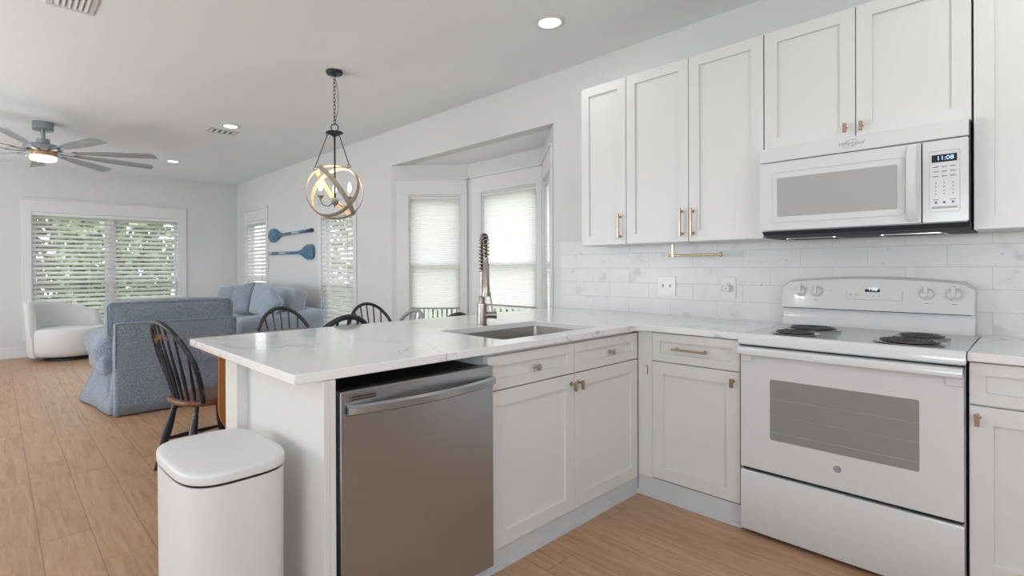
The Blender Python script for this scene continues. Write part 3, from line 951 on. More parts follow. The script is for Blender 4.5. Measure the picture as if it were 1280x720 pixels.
# kick strips
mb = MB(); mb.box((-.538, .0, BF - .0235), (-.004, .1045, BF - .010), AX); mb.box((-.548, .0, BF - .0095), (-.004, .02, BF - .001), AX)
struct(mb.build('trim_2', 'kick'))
# paper tape bits at the corner
# --- peninsula sink cabinet
PF = -0.535
root = thing('sink_cabinet', 'white two-door sink cabinet in the peninsula with two knobbed false drawers', 'cabinet', (-.78, -1.2, 0))
mb = MB()
for (a, b2) in ((-1.764, -1.746), (-.646, -.628)):
    mb.box((a, 0.0, -1.145), (b2, .8875, PF - .0215), PX)
mb.box((-1.746, .09, -1.145), (-.646, .108, PF - .0215), PX)          # bottom
mb.box((-1.746, .108, -1.145), (-.646, .86, -1.133), PX)               # back
mb.box((-1.746, .715, PF - .040), (-.646, .745, PF - .0215), PX)
mb.box((-1.746, .865, PF - .040), (-.646, .8875, PF - .0215), PX)
mb.box((-1.205, .108, PF - .040), (-1.185, .865, PF - .0215), PX)
mb.box((-.646, .108, -.60), (-.603, .8875, PF - .0215), PX)
mb.build('carcass', 'cab', root)
for (a, b2, kv) in ((-1.762, -1.1975, -1.481), (-1.1945, -.628, -.898)):
    d = shaker(PX, a, b2, .7345, .873, PF, rail=.042).build('false_drawer', 'cab', root)
    knob(PX, kv, .800, PF, d)
d = shaker(PX, -1.762, -1.1975, .092, .729, PF).build('door', 'cab', root); tab_pull(PX, -1.222, .686, PF, d, 1)
d = shaker(PX, -1.1945, -.628, .092, .729, PF).build('door', 'cab', root); tab_pull(PX, -1.168, .686, PF, d, 1)
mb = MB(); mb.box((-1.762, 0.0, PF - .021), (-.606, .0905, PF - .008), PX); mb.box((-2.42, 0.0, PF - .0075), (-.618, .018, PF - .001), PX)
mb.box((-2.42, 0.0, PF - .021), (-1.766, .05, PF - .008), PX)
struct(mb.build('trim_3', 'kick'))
# --- peninsula end panel, knee wall and post
root = thing('peninsula_end_panel', 'plain white end panel of the peninsula behind the trash can', 'panel', (-.75, -2.46, 0))
mb = MB(); mb.box((-2.475, 0, -1.150), (-2.455, .8875, -.513), PX); mb.build('panel', 'cab', root, bevel=.001)
mb = MB(); mb.box((-2.4545, 0, PF - .0215), (-2.435, .8875, -.513), PX); mb.build('face_stile', 'cab', root, bevel=.001)
root = thing('knee_wall', 'white knee wall with an end post under the peninsula overhang', 'wall', (-1.22, -1.5, 0))
mb = MB(); mb.box((-2.517, 0, -1.283), (-2.4555, .8875, -1.151), PX); mb.build('post', 'cab', root, bevel=.001)
mb = MB(); mb.box((-2.455, 0, -1.283), (-.002, .8875, -1.262), PX); mb.build('back_panel', 'cab', root)

# --- worktops
CT, CB, CE = 0.919, 0.889, -0.648
XI = -0.512
hole = rrect(-1.055, -.615, -1.590, -.872, .018, 4)
outer = [(-1.613, -2.568 + .01), (-1.603, -2.568), (XI - .012, -2.568), (XI - .003, -2.565), (XI, -2.556)]
for k in range(7):
    a = PI / 2 * k / 6
    outer.append((XI + .045 - .045 * math.cos(a), CE - .045 + .045 * math.sin(a)))
outer += [(-.0035, CE), (-.0035, -.0085), (-1.613, -.0085)]
top = Fr((0, 0, 0), (1, 0, 0), (0, 1, 0), (0, 0, 1))
mb = MB(); mb.slab(outer, [hole], top, CB, CT)
tag(mb.build('worktop', 'quartz', bevel=.0025, origin=(-1, -1.3, CB)), 'L-shaped white veined quartz worktop over the peninsula and corner', 'countertop', 'white quartz worktops')
mb = MB(); mb.slab([(.770, CE), (1.53, CE), (1.53, -.0085), (.770, -.0085)], [], top, CB, CT)
tag(mb.build('worktop', 'quartz', bevel=.0025, origin=(1.15, -.3, CB)), 'short white veined quartz worktop right of the range', 'countertop', 'white quartz worktops')

# --- sink
sx0, sx1, sy0, sy1 = -1.062, -.608, -1.597, -.865
root = thing('undermount_sink', 'rectangular stainless undermount sink set in the peninsula worktop', 'sink', (-.835, -1.23, .70))
mb = MB()
ro = rrect(sx0 - .022, sx1 + .022, sy0 - .022, sy1 + .022, .03, 4)
ri = rrect(sx0, sx1, sy0, sy1, .02, 4)
rb = rrect(sx0 + .012, sx1 - .012, sy0 + .012, sy1 - .012, .03, 4)
rows = [[Vector((u, v, .8880)) for u, v in ro], [Vector((u, v, .8885)) for u, v in ri], [Vector((u, v, .72)) for u, v in rb],
        [Vector((-.835 + (u + .835) * .9, -1.231 + (v + 1.231) * .93, .702)) for u, v in rb], [Vector((-.835 + (u + .835) * .1, -1.231 + (v + 1.231) * .06, .698)) for u, v in rb]]
V = mb.grid(rows, cv=True); mb._f(V[-1])
rows = [[Vector((u, v, .8860)) for u, v in ro], [Vector((u, v, .8865)) for u, v in rrect(sx0 - .002, sx1 + .002, sy0 - .002, sy1 + .002, .02, 4)], [Vector((u, v, .70)) for u, v in ri], [Vector((u, v, .694)) for u, v in rb]]
V = mb.grid(rows, cv=True); mb._f(V[-1])
mb.build('basin', 'sink', root, smooth=35)
mb = MB(); mb.lathe([(.045, .0), (.045, .003), (.038, .004), (.03, .001), (.001, .0)], Fr((-.835, -1.231, .6985), (1, 0, 0), (0, 1, 0), (0, 0, 1)), 24)
mb.build('drain', 'chrome', root, smooth=40)

# --- faucet
fx, fy = -1.092, -1.262
root = thing('kitchen_faucet', 'brushed nickel spring-neck pull-down faucet standing behind the sink', 'faucet', (fx, fy, CT))
fz = Fr((fx, fy, CT), (1, 0, 0), (0, 1, 0), (0, 0, 1))
mb = MB(); mb.lathe([(.031, .0003), (.031, .006), (.0265, .008), (.0265, .105), (.0255, .118), (.016, .120), (.016, .158), (.0165, .160)], fz, 28)
mb.build('base', 'faucet', root, smooth=35)
# stem going up to the arch
hd = Vector((.74, -.67, 0)).normalized() * .8 + Vector((.67, .74, 0)) * .25      # toward the sink, a little to the right
hd = Vector((.84, -.54, 0)).normalized()
mb = MB(); mb.cyl((fx, fy, CT + .150), (fx, fy, CT + .300), .0115, .0105)
mb.build('riser', 'faucet', root, smooth=40)
arc = []
R = .058
for k in range(15):
    a = PI * k / 14
    arc.append(Vector((fx, fy, CT + .42)) + hd * (R - R * math.cos(a)) + Vector((0, 0, R * math.sin(a))))
hosep = [Vector((fx, fy, CT + .29)), Vector((fx, fy, CT + .36))] + arc + [arc[-1] - Vector((0, 0, .05)), arc[-1] - Vector((0, 0, .09))]
mb = MB(); mb.tube(hosep, .007, 10); mb.build('hose', 'black', root, smooth=60)
# spring coil round the hose
def along(pts, s_):
    L = [0]
    for a, b2 in zip(pts, pts[1:]): L.append(L[-1] + (b2 - a).length)
    t = s_ * L[-1]
    for i in range(len(pts) - 1):
        if t <= L[i + 1] or i == len(pts) - 2:
            q = (t - L[i]) / max(1e-9, L[i + 1] - L[i])
            return pts[i].lerp(pts[i + 1], q), (pts[i + 1] - pts[i]).normalized()
side = hd.cross(Vector((0, 0, 1)))
pts = []
NT = 19
for k in range(NT * 10):
    s_ = k / (NT * 10)
    p, d = along(hosep[:-1], s_)
    b2 = d.cross(side).normalized()
    a = 2 * PI * k / 10
    pts.append(p + side * .0155 * math.cos(a) + b2 * .0155 * math.sin(a))
mb = MB(); mb.tube(pts, .0032, 6); mb.build('spring', 'faucet', root, smooth=60)
# spray head held by the docking arm
h0 = arc[-1] - Vector((0, 0, .085))
mb = MB(); fh = Fr(h0, (1, 0, 0), (0, 1, 0), (0, 0, -1))
mb.lathe([(.009, -.030), (.012, -.028), (.012, .0), (.0165, .006), (.0165, .110), (.0185, .116), (.0185, .165), (.012, .168)], fh, 24)
mb.build('spray_head', 'faucet', root, smooth=40)
mb = MB()
q0 = Vector((fx, fy, CT + .155)); q1 = h0 - Vector((0, 0, .115)); q1.z = CT + .165
mb.tube([q0, Vector((fx, fy, CT + .163)) + hd * .03, Vector((q1.x, q1.y, CT + .168))], .008, 10)
mb.lathe([(.0245, -.010), (.0245, .010)], Fr((q1.x, q1.y, CT + .172), (1, 0, 0), (0, 1, 0), (0, 0, 1)), 24)
mb.build('docking_arm', 'faucet', root, smooth=40)
# side lever
sd = Vector((.67, .74, 0)).normalized()
mb = MB(); p = Vector((fx, fy, CT + .055)); mb.cyl(p + sd * .02, p + sd * .066, .018, .018, 20)
mb.cyl(p + sd * .066, p + sd * .078, .021, .021, 20)
mb.build('valve_body', 'faucet', root, smooth=40)
mb = MB(); mb.tube([p + sd * .056 + Vector((0, 0, .015)), p + sd * .050 + Vector((0, 0, .07)), p + sd * .040 + Vector((0, 0, .125))], .0045, 10)
mb.build('lever', 'bronze', root, smooth=60)

# --- dishwasher
root = thing('dishwasher', 'stainless steel dishwasher with a bowed bar handle in the peninsula', 'dishwasher', (-.78, -2.11, 0))
DW0, DW1 = -2.430, -1.7665
mb = MB(); mb.box((DW0 + .012, .052, -1.14), (DW1 - .008, .838, PF - .012), PX)
mb.build('tub', 'gap', root)
mb = MB()
f0, f1, b0, b1 = DW0 + .004, DW1 - .002, .062, .846
wf = -.500
mb.prism(rrect(f0, f1, b0, b1, .002, 2), PX, -.545, wf)
dwd = mb.build('door', 'steel', root, bevel=.006, seg=3)
mb = MB(); mb.box((f0 + .006, b1 - .003, -.541), (f1 - .006, b1 + .0012, -.508), PX); mb.build('top_trim', 'steel_dark', root)
# bowed handle
mb = MB(); rows = []
for k in range(25):
    t = k / 24
    u = f0 + .018 + (f1 - f0 - .022) * t
    bow = math.sin(PI * t)
    wv = wf + .012 + .042 * bow ** .8
    v = .790 - 0 * bow
    hgt = .017
    rows.append([PX(u, v - hgt, wv - .004), PX(u, v - hgt * .6, wv + .008), PX(u, v + hgt * .6, wv + .008), PX(u, v + hgt, wv - .001), PX(u, v + hgt * .7, wv - .012), PX(u, v - hgt * .7, wv - .012)])
mb.grid(rows, cv=True, caps=True)
hb = mb.build('handle', 'steel', dwd, smooth=40)
mb = MB()
for uu in (f0 + .030, f1 - .016):
    mb = MB(); mb.box((uu - .012, .776, wf), (uu + .012, .804, wf + .012), PX)
    mb.build('handle_mount', 'steel', hb, bevel=.002)
mb = MB(); mb.box((f0 + .030, .814, wf + .0003), (f0 + .128, .833, wf + .0020), PX); mb.build('vent_slot', 'steel_dark', dwd)
mb = MB()
for v in (.8185, .8265): mb.box((f0 + .036, v - .0016, wf + .0021), (f0 + .122, v + .0016, wf + .0026), PX)
mb.build('slot_opening', 'gap', dwd)

# --- range
root = thing('electric_range', 'white freestanding electric coil range with oven under the microwave', 'range', (.3825, -.33, 0))
RF = .655
R0, R1 = .0035, .7655
mb = MB()
mb.box((R0 + .002, .03, .055), (R1 - .002, .893, RF - .045), AX)
mb.build('body', 'appl', root, bevel=.003)
# cooktop with rolled front edge
mb = MB(); rows = []
prof = [(.045, .925), (.06, .927), (.62, .922), (.648, .925), (.662, .922), (.667, .914), (.667, .878), (.660, .872), (.045, .872)]
for u in (R0 - .0025, R0 + .003, R0 + .012, R1 - .012, R1 - .003, R1 + .0025):
    e = 0.004 if u in (R0 - .0025, R1 + .0025) else (0.001 if u in (R0 + .003, R1 - .003) else 0)
    rows.append([AX(u, v - e if v > .9 else v + e, w_) for w_, v in prof])
mb.grid(rows, cv=True, caps=True); mb.build('cooktop', 'appl', root, smooth=35)
# back guard
mb = MB(); rows = []
N = 24
for k in range(N + 1):
    t = k / N; u = R0 + .010 + (R1 - R0 - .020) * t
    ed = min(t, 1 - t)
    topz = 1.150 + .028 * math.sin(PI * t) ** .7 - (.02 * (1 - ed / .03) ** 2 if ed < .03 else 0)
    rows.append([AX(u, .926, .012), AX(u, topz - .012, .012), AX(u, topz, .022), AX(u, topz - .001, .060), AX(u, topz - .012, .078), AX(u, 1.030 - .006, .105), AX(u, 1.022 - .006, .108),
                 AX(u, 1.017 - .006, .090), AX(u, 1.010, .075), AX(u, .95, .082), AX(u, .926, .100)])
mb.grid(rows, cv=True, caps=True); bg = mb.build('backguard', 'appl', root, smooth=40)
# guard face frame (leans back)
p_lo = Vector((0, -.105, 1.024)); p_hi = Vector((0, -.078, 1.150))
gv = (p_hi - p_lo).normalized()
GF = Fr(p_lo, (1, 0, 0), gv, Vector((1, 0, 0)).cross(gv))
mb = MB(); mb.box((R0 + .02, 1.0128, .09), (R1 - .02, 1.0158, .1092), AX); mb.build('lip_shade_strip', 'gap', bg)  # near-black strip on the guard front painting the shadow line at its lip
for (u, lab) in ((.098, 'LF'), (.170, 'LR'), (.598, 'RR'), (.690, 'RF')):
    big = 1.0
    kf = Fr(GF(u, .078, 0), GF.U, GF.V, GF.W)
    q = MB(); q.lathe([(.0275, .0005), (.0275, .004), (.024, .008), (.022, .018), (.018, .021), (.001, .022)], kf, 28)
    kn = q.build('burner_knob', 'appl', root, smooth=40)
    q = MB(); q.prism([(-.0055, -.018), (.0055, -.018), (.0075, .026), (0, .031), (-.0075, .026)], kf, .018, .034)
    q.build('grip', 'appl', kn, bevel=.002)
    q = MB()
    for a in range(-140, 141, 28):
        if a == 0: continue
        x_, y_ = .0335 * math.sin(math.radians(a)), .0335 * math.cos(math.radians(a))
        q.box((x_ - .0008, y_ - .0008, .0003), (x_ + .0008, y_ + .0008, .0008), kf)
    q.box((-.003, .036, .0003), (.003, .040, .0008), kf)
    q.box((-.009, -.043, .0003), (.009, -.041, .0008), kf)
    q.build('dial_marks', 'ink', kn)
mb = MB(); mb.lathe([(.004, .0004), (.004, .0012), (.001, .0016)], Fr(GF(.232, .085, 0), GF.U, GF.V, GF.W), 12); mb.build('indicator_light', 'black', root)
# clock panel
mb = MB()
pl = rrect(.296, .514, .043, .116, .004, 3); pi_ = rrect(.2985, .5115, .0455, .1135, .003, 3)
mb.slab(pl, [pi_], GF, .0003, .0018)
cp = mb.build('control_panel', 'inkl', root)
mb = MB(); mb.slab(pi_, [], GF, .0003, .0010); mb.build('panel_face', 'appl2', cp)
mb = MB(); mb.box((.371, .082, .0012), (.429, .108, .0022), GF); disp = mb.build('display', 'lcd', cp)
text('clock_digits', '1:08', GF, .401, .095, .0025, .022, 'ledwhite', disp)
for grp in (((.314, .095), (.338, .095), (.314, .070), (.338, .070)), ((.466, .098), (.490, .098))):
    mb = MB()
    for (u, v) in grp:
        mb.box((u - .008, v - .006, .0012), (u + .008, v - .0045, .0016), GF)
        mb.prism([(u - .003, v - .001), (u + .003, v - .001), (u, v + .004)], GF, .0012, .0016)
    mb.build('button_print', 'ink', cp)
mb = MB()
for (u, v) in ((.385, .062), (.405, .062), (.428, .062)):
    mb.box((u - .002, v - .002, .0012), (u + .002, v + .002, .0016), GF)
mb.build('button_print', 'ink', cp)
# burners: drip pan > coil
def burner(u, w_, r, label):
    base = Fr(AX(u, .9245, w_), (1, 0, 0), (0, 1, 0), (0, 0, 1))
    q = MB(); q.lathe([(r + .016, .0), (r + .018, .003), (r + .012, .0035), (r + .002, -.004), (r * .8, -.012), (.02, -.013), (.001, -.013)], base, 40)
    pan = q.build('drip_pan', 'chrome', root, smooth=60)
    pts = []
    turns = 4 if r < .09 else 5
    n = turns * 28
    for k in range(n + 1):
        t = k / n
        rr = .018 + (r - .022) * t
        a = t * turns * 2 * PI
        pts.append(base(rr * math.cos(a), rr * math.sin(a), .0075))
    q = MB(); q.tube(pts, .0052, 8, flat=.8)
    for a in (0.5, 2.6, 4.7):
        q.box((0, -.0015, -.006), (r, .0015, .0025), Fr(base(0, 0, 0), (math.cos(a), math.sin(a), 0), (-math.sin(a), math.cos(a), 0), (0, 0, 1)))
    q.lathe([(.015, .001), (.015, .007), (.001, .008)], base, 16)
    q.build('coil', 'coil', pan, smooth=60)
burner(.190, .520, .078, '')
burner(.195, .265, .098, '')
burner(.590, .515, .098, '')
burner(.600, .270, .078, '')
# oven door with window
mb = MB()
DZ0, DZ1 = .310, .850
wout = rrect(.130, .640, .456, .726, .008, 4)
mb.slab(rrect(R0 + .004, R1 - .004, DZ0, DZ1, .004, 3), [wout], AX, RF - .040, RF)
od = mb.build('oven_door', 'appl', root, bevel=.002)
mb = MB(); mb.slab(rrect(.1302, .6398, .4562, .7258, .008, 4), [], AX, RF - .030, RF - .0012); gl = mb.build('oven_window', 'ovenglass', od)
mb = MB()
for v, h_ in ((.640, .0018), (.566, .0015), (.492, .0022)):
    mb.box((.132, v - h_ / 2, RF - .0011), (.638, v + h_ / 2, RF - .0007), AX)
mb.build('rack_line', pmat('rack_glint', (.34, .34, .33), .3), gl)
# wide handle ledge
mb = MB(); rows = []
for k in range(17):
    t = k / 16; u = R0 + .004 + (R1 - R0 - .008) * t
    rows.append([AX(u, .862, RF - .020), AX(u, .866, RF + .004), AX(u, .862, RF + .034), AX(u, .850, RF + .040), AX(u, .832, RF + .038), AX(u, .828, RF + .030), AX(u, .838, RF + .012), AX(u, .846, RF + .002), AX(u, .846, RF - .018)])
mb.grid(rows, cv=True, caps=True); mb.build('oven_handle', 'appl', od, smooth=35)
mb = MB()
for u in (R0 + .03, R1 - .03):
    mb = MB(); mb.prism([(u - .022, .795), (u + .022, .795), (u + .022, .845), (u - .022, .845)], AX, RF + .0004, RF + .010)
    mb.build('handle_mount', 'appl', od, bevel=.003)
mb = MB(); mb.box((R0 + .004, .8515, RF - .043), (R1 - .004, .8715, RF - .012), AX); mb.build('door_gap', 'gap', root)
# round badge with initials
bf = Fr(AX(.382, .395, RF), (1, 0, 0), (0, 0, 1), (0, -1, 0))
mb = MB(); mb.lathe([(.0135, .0003), (.0135, .0010), (.0118, .0014), (.001, .0014)], bf, 30); bd = mb.build('badge', 'ink', od)
mb = MB(); mb.lathe([(.0112, .0015), (.0112, .0017), (.001, .0017)], bf, 30); mb.build('badge_face', 'inkl', bd)
text('badge_letters', 'GE', bf, 0, 0, .0022, .014, 'ink', bd, shear=.3, spacing=.9)
# storage drawer
mb = MB()
rows = []
for k in range(13):
    t = k / 12; u = R0 + .003 + (R1 - R0 - .006) * t
    dip = .010 * math.exp(-((t - .5) / .22) ** 4)
    rows.append([AX(u, .020, RF - .030), AX(u, .020, RF - .004), AX(u, .026, RF), AX(u, .285, RF), AX(u, .2925, RF - .003), AX(u, .294, RF - .010), AX(u, .290 - dip, RF - .016), AX(u, .290 - dip, RF - .030)])
mb.grid(rows, cv=True, caps=True); mb.build('storage_drawer', 'appl', root, smooth=35)
mb = MB(); mb.box((R0 + .006, .2945, RF - .046), (R1 - .006, .309, RF - .022), AX); mb.build('drawer_gap', 'gap', root)
for (u, w_) in ((.05, .60), (.715, .60), (.05, .10), (.715, .10)):
    mb = MB(); mb.lathe([(.018, .0), (.018, .018), (.010, .020), (.010, .032)], Fr(AX(u, 0, w_), (1, 0, 0), (0, 1, 0), (0, 0, 1)), 16)
    mb.build('foot', 'black', root)

# --- microwave
root = thing('microwave', 'white over-the-range microwave with a clock display below the short cabinet', 'microwave', (.383, -.2, 1.40))
WF = .400
M0, M1 = .0045, .7590
mb = MB(); mb.box((M0 + .002, 1.402, .009), (M1 - .006, 1.8105, WF - .028), AX); mb.build('body', 'appl2', root, bevel=.002)
mb = MB(); mb.box((M1 - .0055, 1.395, .30), (M1 + .0005, 1.80, WF - .030), AX); mb.build('side_gap_shade', 'gap', root)  # near-black strip painting the shade in the gap beside the microwave
mb = MB(); mb.prism(rrect(M0, M1, 1.739, 1.8055, .003, 2), AX, WF - .027, WF + .004); vf = mb.build('vent_fascia', 'appl', root, bevel=.003)
text('maker_lettering', 'Whirlpool', AX, .378, 1.773, WF + .0046, .026, 'inkl', vf, shear=.35, spacing=.88)
pts = [AX(.378 + .020 * math.cos(a) * 1.3 + .010 * math.sin(a), 1.773 + .018 * math.sin(a), WF + .005) for a in [2 * PI * k / 30 for k in range(30)]]
mb = MB(); mb.tube(pts, .0008, 5, closed=True); mb.build('logo_swoosh', 'inkl', vf)
# door: frame with raised window surround
mb = MB(); mb.slab(rrect(M0 + .001, .6165, 1.406, 1.7335, .004, 3), [], AX, WF - .027, WF)
md_ = mb.build('door', 'appl', root, bevel=.004, seg=3)
mb = MB(); mb.slab(rrect(.058, .566, 1.442, 1.690, .022, 6), [rrect(.064, .560, 1.448, 1.684, .018, 6)], AX, WF, WF + .0025); mb.build('window_surround', 'appl', md_, bevel=.001)
mb = MB(); mb.slab(rrect(.0835, .540, 1.470, 1.657, .003, 3), [], AX, WF + .0004, WF + .0012); mb.build('door_window', 'mwglass', md_)
mb = MB(); rows = []
for k in range(19):
    t = k / 18; v = 1.414 + (1.728 - 1.414) * t
    b_ = .034 * math.sin(PI * min(1, max(0, t))) ** .55 + .004
    wd = .018
    rows.append([AX(.588 - wd, v, WF + b_ - .008), AX(.588 - wd + .004, v, WF + b_), AX(.588 + wd - .004, v, WF + b_ + .004), AX(.588 + wd, v, WF + b_), AX(.588 + wd - .003, v, WF + b_ - .010), AX(.588 - wd + .003, v, WF + b_ - .012)])
mb.grid(rows, cv=True, caps=True); mb.build('door_handle', 'appl', md_, smooth=40)
mb = MB(); mb.box((.6168, 1.406, WF - .025), (.6205, 1.7335, WF - .010), AX); mb.build('door_gap', 'gap', root)
mb = MB(); mb.slab(rrect(.621, M1 - .001, 1.406, 1.7335, .004, 3), [], AX, WF - .027, WF); cpn = mb.build('control_side', 'appl', root, bevel=.004, seg=3)
mb = MB(); mb.slab(rrect(.641, .735, 1.447, 1.694, .008, 4), [rrect(.6435, .7325, 1.4495, 1.6915, .006, 4)], AX, WF, WF + .0022); kp = mb.build('keypad', 'appl', cpn, bevel=.0008)
mb = MB(); mb.box((.6495, 1.646, WF + .0004), (.7250, 1.676, WF + .0014), AX); dp = mb.build('display', 'lcd', cpn)
text('clock_digits', '11:08', AX, .690, 1.661, WF + .0017, .024, 'ledblue', dp)
mb = MB()
for j, v in enumerate((1.627, 1.608, 1.589)):
    for i, u in enumerate((.662, .687, .713)):
        mb.box((u - .008, v - .0015, WF + .0004), (u + .008, v + .0015, WF + .0009), AX)
for j, v in enumerate((1.562, 1.547, 1.532, 1.518)):
    for i, u in enumerate((.662, .687, .713)):
        mb.lathe([(.0022, .0004), (.0022, .0009)], Fr(AX(u, v, WF), (1, 0, 0), (0, 0, 1), (0, -1, 0)), 8)
for u in (.662, .713): mb.box((u - .009, 1.494, WF + .0004), (u + .009, 1.4965, WF + .0009), AX)
for u in (.662, .687, .713): mb.box((u - .004, 1.480, WF + .0004), (u + .004, 1.488, WF + .0009), AX)
mb.build('key_print', 'ink', kp)
mb = MB(); mb.box((.650, 1.459, WF + .0004), (.7255, 1.468, WF + .0012), AX); mb.build('key_strip', 'inkl', kp)
# dark underside with grille, dropping a little at the back
mb = MB(); mb.prism([(.02, 1.3995), (WF - .004, 1.3995), (WF - .030, 1.383), (.28, 1.372), (.02, 1.372)], Fr((0, 0, 0), (0, -1, 0), (0, 0, 1), (1, 0, 0)), M0 + .01, M1 + .002)
ug = mb.build('underside', 'gap', root)
for (a, b2) in ((.07, .30), (.45, .68)):
    mb = MB(); mb.slab(rrect(a, b2, .08, .26, .02, 4), [rrect(a + .012, b2 - .012, .092, .248, .015, 4)], Fr((0, 0, 1.3715), (1, 0, 0), (0, -1, 0), (0, 0, -1)), 0, .004)
    mb.build('grease_filter', 'chrome', ug)

# --- little things on the backsplash
YT = .0085
root = thing('switch_plate', 'white double switch plate on the marble tile left of the doorbell-like plug', 'switch plate', AX(-.68, 1.107, 0))
root['label'] = 'white double switch plate on the tile, left of the single outlet'
mb = MB(); mb.slab(rrect(-.739, -.620, 1.047, 1.168, .005, 3), [], AX, YT, YT + .006); mb.build('plate', 'plate', root, bevel=.002)
for u in (-.706, -.655):
    q = MB(); q.prism([(0, 1.099), (.004, 1.099), (.013, 1.116), (.010, 1.119), (0, 1.115)], Fr((u - .004, -(YT + .0062), 0), (0, -1, 0), (0, 0, 1), (1, 0, 0)), 0, .008)
    q.build('toggle', 'plate', root, bevel=.001)
root = thing('wall_outlet', 'white single outlet plate on the tile with a plug-in night light', 'outlet', AX(-.295, 1.107, 0))
mb = MB(); mb.slab(rrect(-.334, -.255, 1.043, 1.168, .005, 3), [], AX, YT, YT + .006); mb.build('plate', 'plate', root, bevel=.002)
mb = MB()
for u in (-.300, -.288): mb.box((u - .0014, 1.128, YT + .0062), (u + .0014, 1.136, YT + .0068), AX)
mb.build('socket', 'ink', root)
root = thing('plug_in_night_light', 'small rounded square white night light plugged into the single outlet', 'night light', AX(-.302, 1.105, YT + .006))
mb = MB(); mb.slab(rrect(-.325, -.277, 1.082, 1.124, .012, 5), [], AX, YT + .0068, YT + .032); mb.build('housing', 'plate', root, bevel=.004, seg=3)
mb = MB(); mb.slab(rrect(-.3225, -.2795, 1.0845, 1.1215, .010, 5), [rrect(-.319, -.283, 1.088, 1.118, .008, 5)], AX, YT + .0325, YT + .034); mb.build('ring', 'inkl', root)
mb = MB(); mb.lathe([(.0035, .0), (.0035, .001)], Fr(AX(-.301, 1.103, YT + .0325), (1, 0, 0), (0, 0, 1), (0, -1, 0)), 12); mb.build('sensor', 'black', root)
# towel bar under the cabinet
root = thing('paper_towel_holder', 'brass paper towel bar hung beneath the two-door wall cabinet', 'towel holder', (-.43, -.15, 1.3715))
yb = -.15
mb = MB(); mb.box((-.60, yb - .012, 1.3685), (-.45, yb + .012, 1.3712)); mb.build('mounting_plate', 'steel_dark', root)
mb = MB(); mb.box((-.575, yb - .006, 1.290), (-.563, yb + .006, 1.3685)); mb.build('post', 'brass', root, bevel=.001)
mb = MB(); mb.cyl((-.590, yb, 1.299), (-.290, yb, 1.300), .0065); mb.cyl((-.290, yb, 1.300), (-.280, yb, 1.300), .0125); mb.cyl((-.596, yb, 1.299), (-.590, yb, 1.299), .0095)
mb.build('bar', 'brass', root, smooth=40)

# --- trash can
root = thing('trash_can', 'tall white rounded lidded trash can beside the peninsula end panel', 'trash can', (-.755, -2.685, 0))
def can_outline(s_=1.0, n=48, cx=-.772, cy=-2.684, a=.214, b2=.155):
    out = []
    for k in range(n):
        t = 2 * PI * k / n
        c, s2 = math.cos(t), math.sin(t)
        e = 2 / 3.5
        x = math.copysign(abs(c) ** e, c) * a * s_; y = math.copysign(abs(s2) ** e, s2) * b2 * s_
        out.append((x, y))
    ro = .03
    return [(cx + x * math.cos(ro) - y * math.sin(ro), cy + x * math.sin(ro) + y * math.cos(ro)) for x, y in out]
CANC = (-.789, -2.686)
def can_rows(spec, **kw):
    return [[Vector((x, y, z)) for x, y in can_outline(s_, cx=CANC[0], cy=CANC[1], **kw)] for s_, z in spec]
mb = MB(); mb.grid(can_rows([(.965, .0), (.980, .628)]), cv=True, caps=True); mb.build('bin_body', 'can', root, smooth=40)
mb = MB(); mb.grid(can_rows([(.965, .6285), (.965, .6365)]), cv=True, caps=True); mb.build('lid_seal', 'black', root)
mb = MB(); mb.grid(can_rows([(.997, .637), (1.0, .640), (1.0, .655), (.994, .661), (.98, .664), (.9, .666), (.6, .668), (.2, .669)]), cv=True, caps=True); mb.build('lid', 'can', root, smooth=50)
mb = MB(); fr = Fr((-.735, CANC[1] - .162, .06), (1, 0, 0), (0, 0, 1), (0, -1, 0)); mb.box((-.07, -.045, .0), (.07, -.03, .05), fr); mb.build('pedal', 'steel_dark', root, bevel=.003)

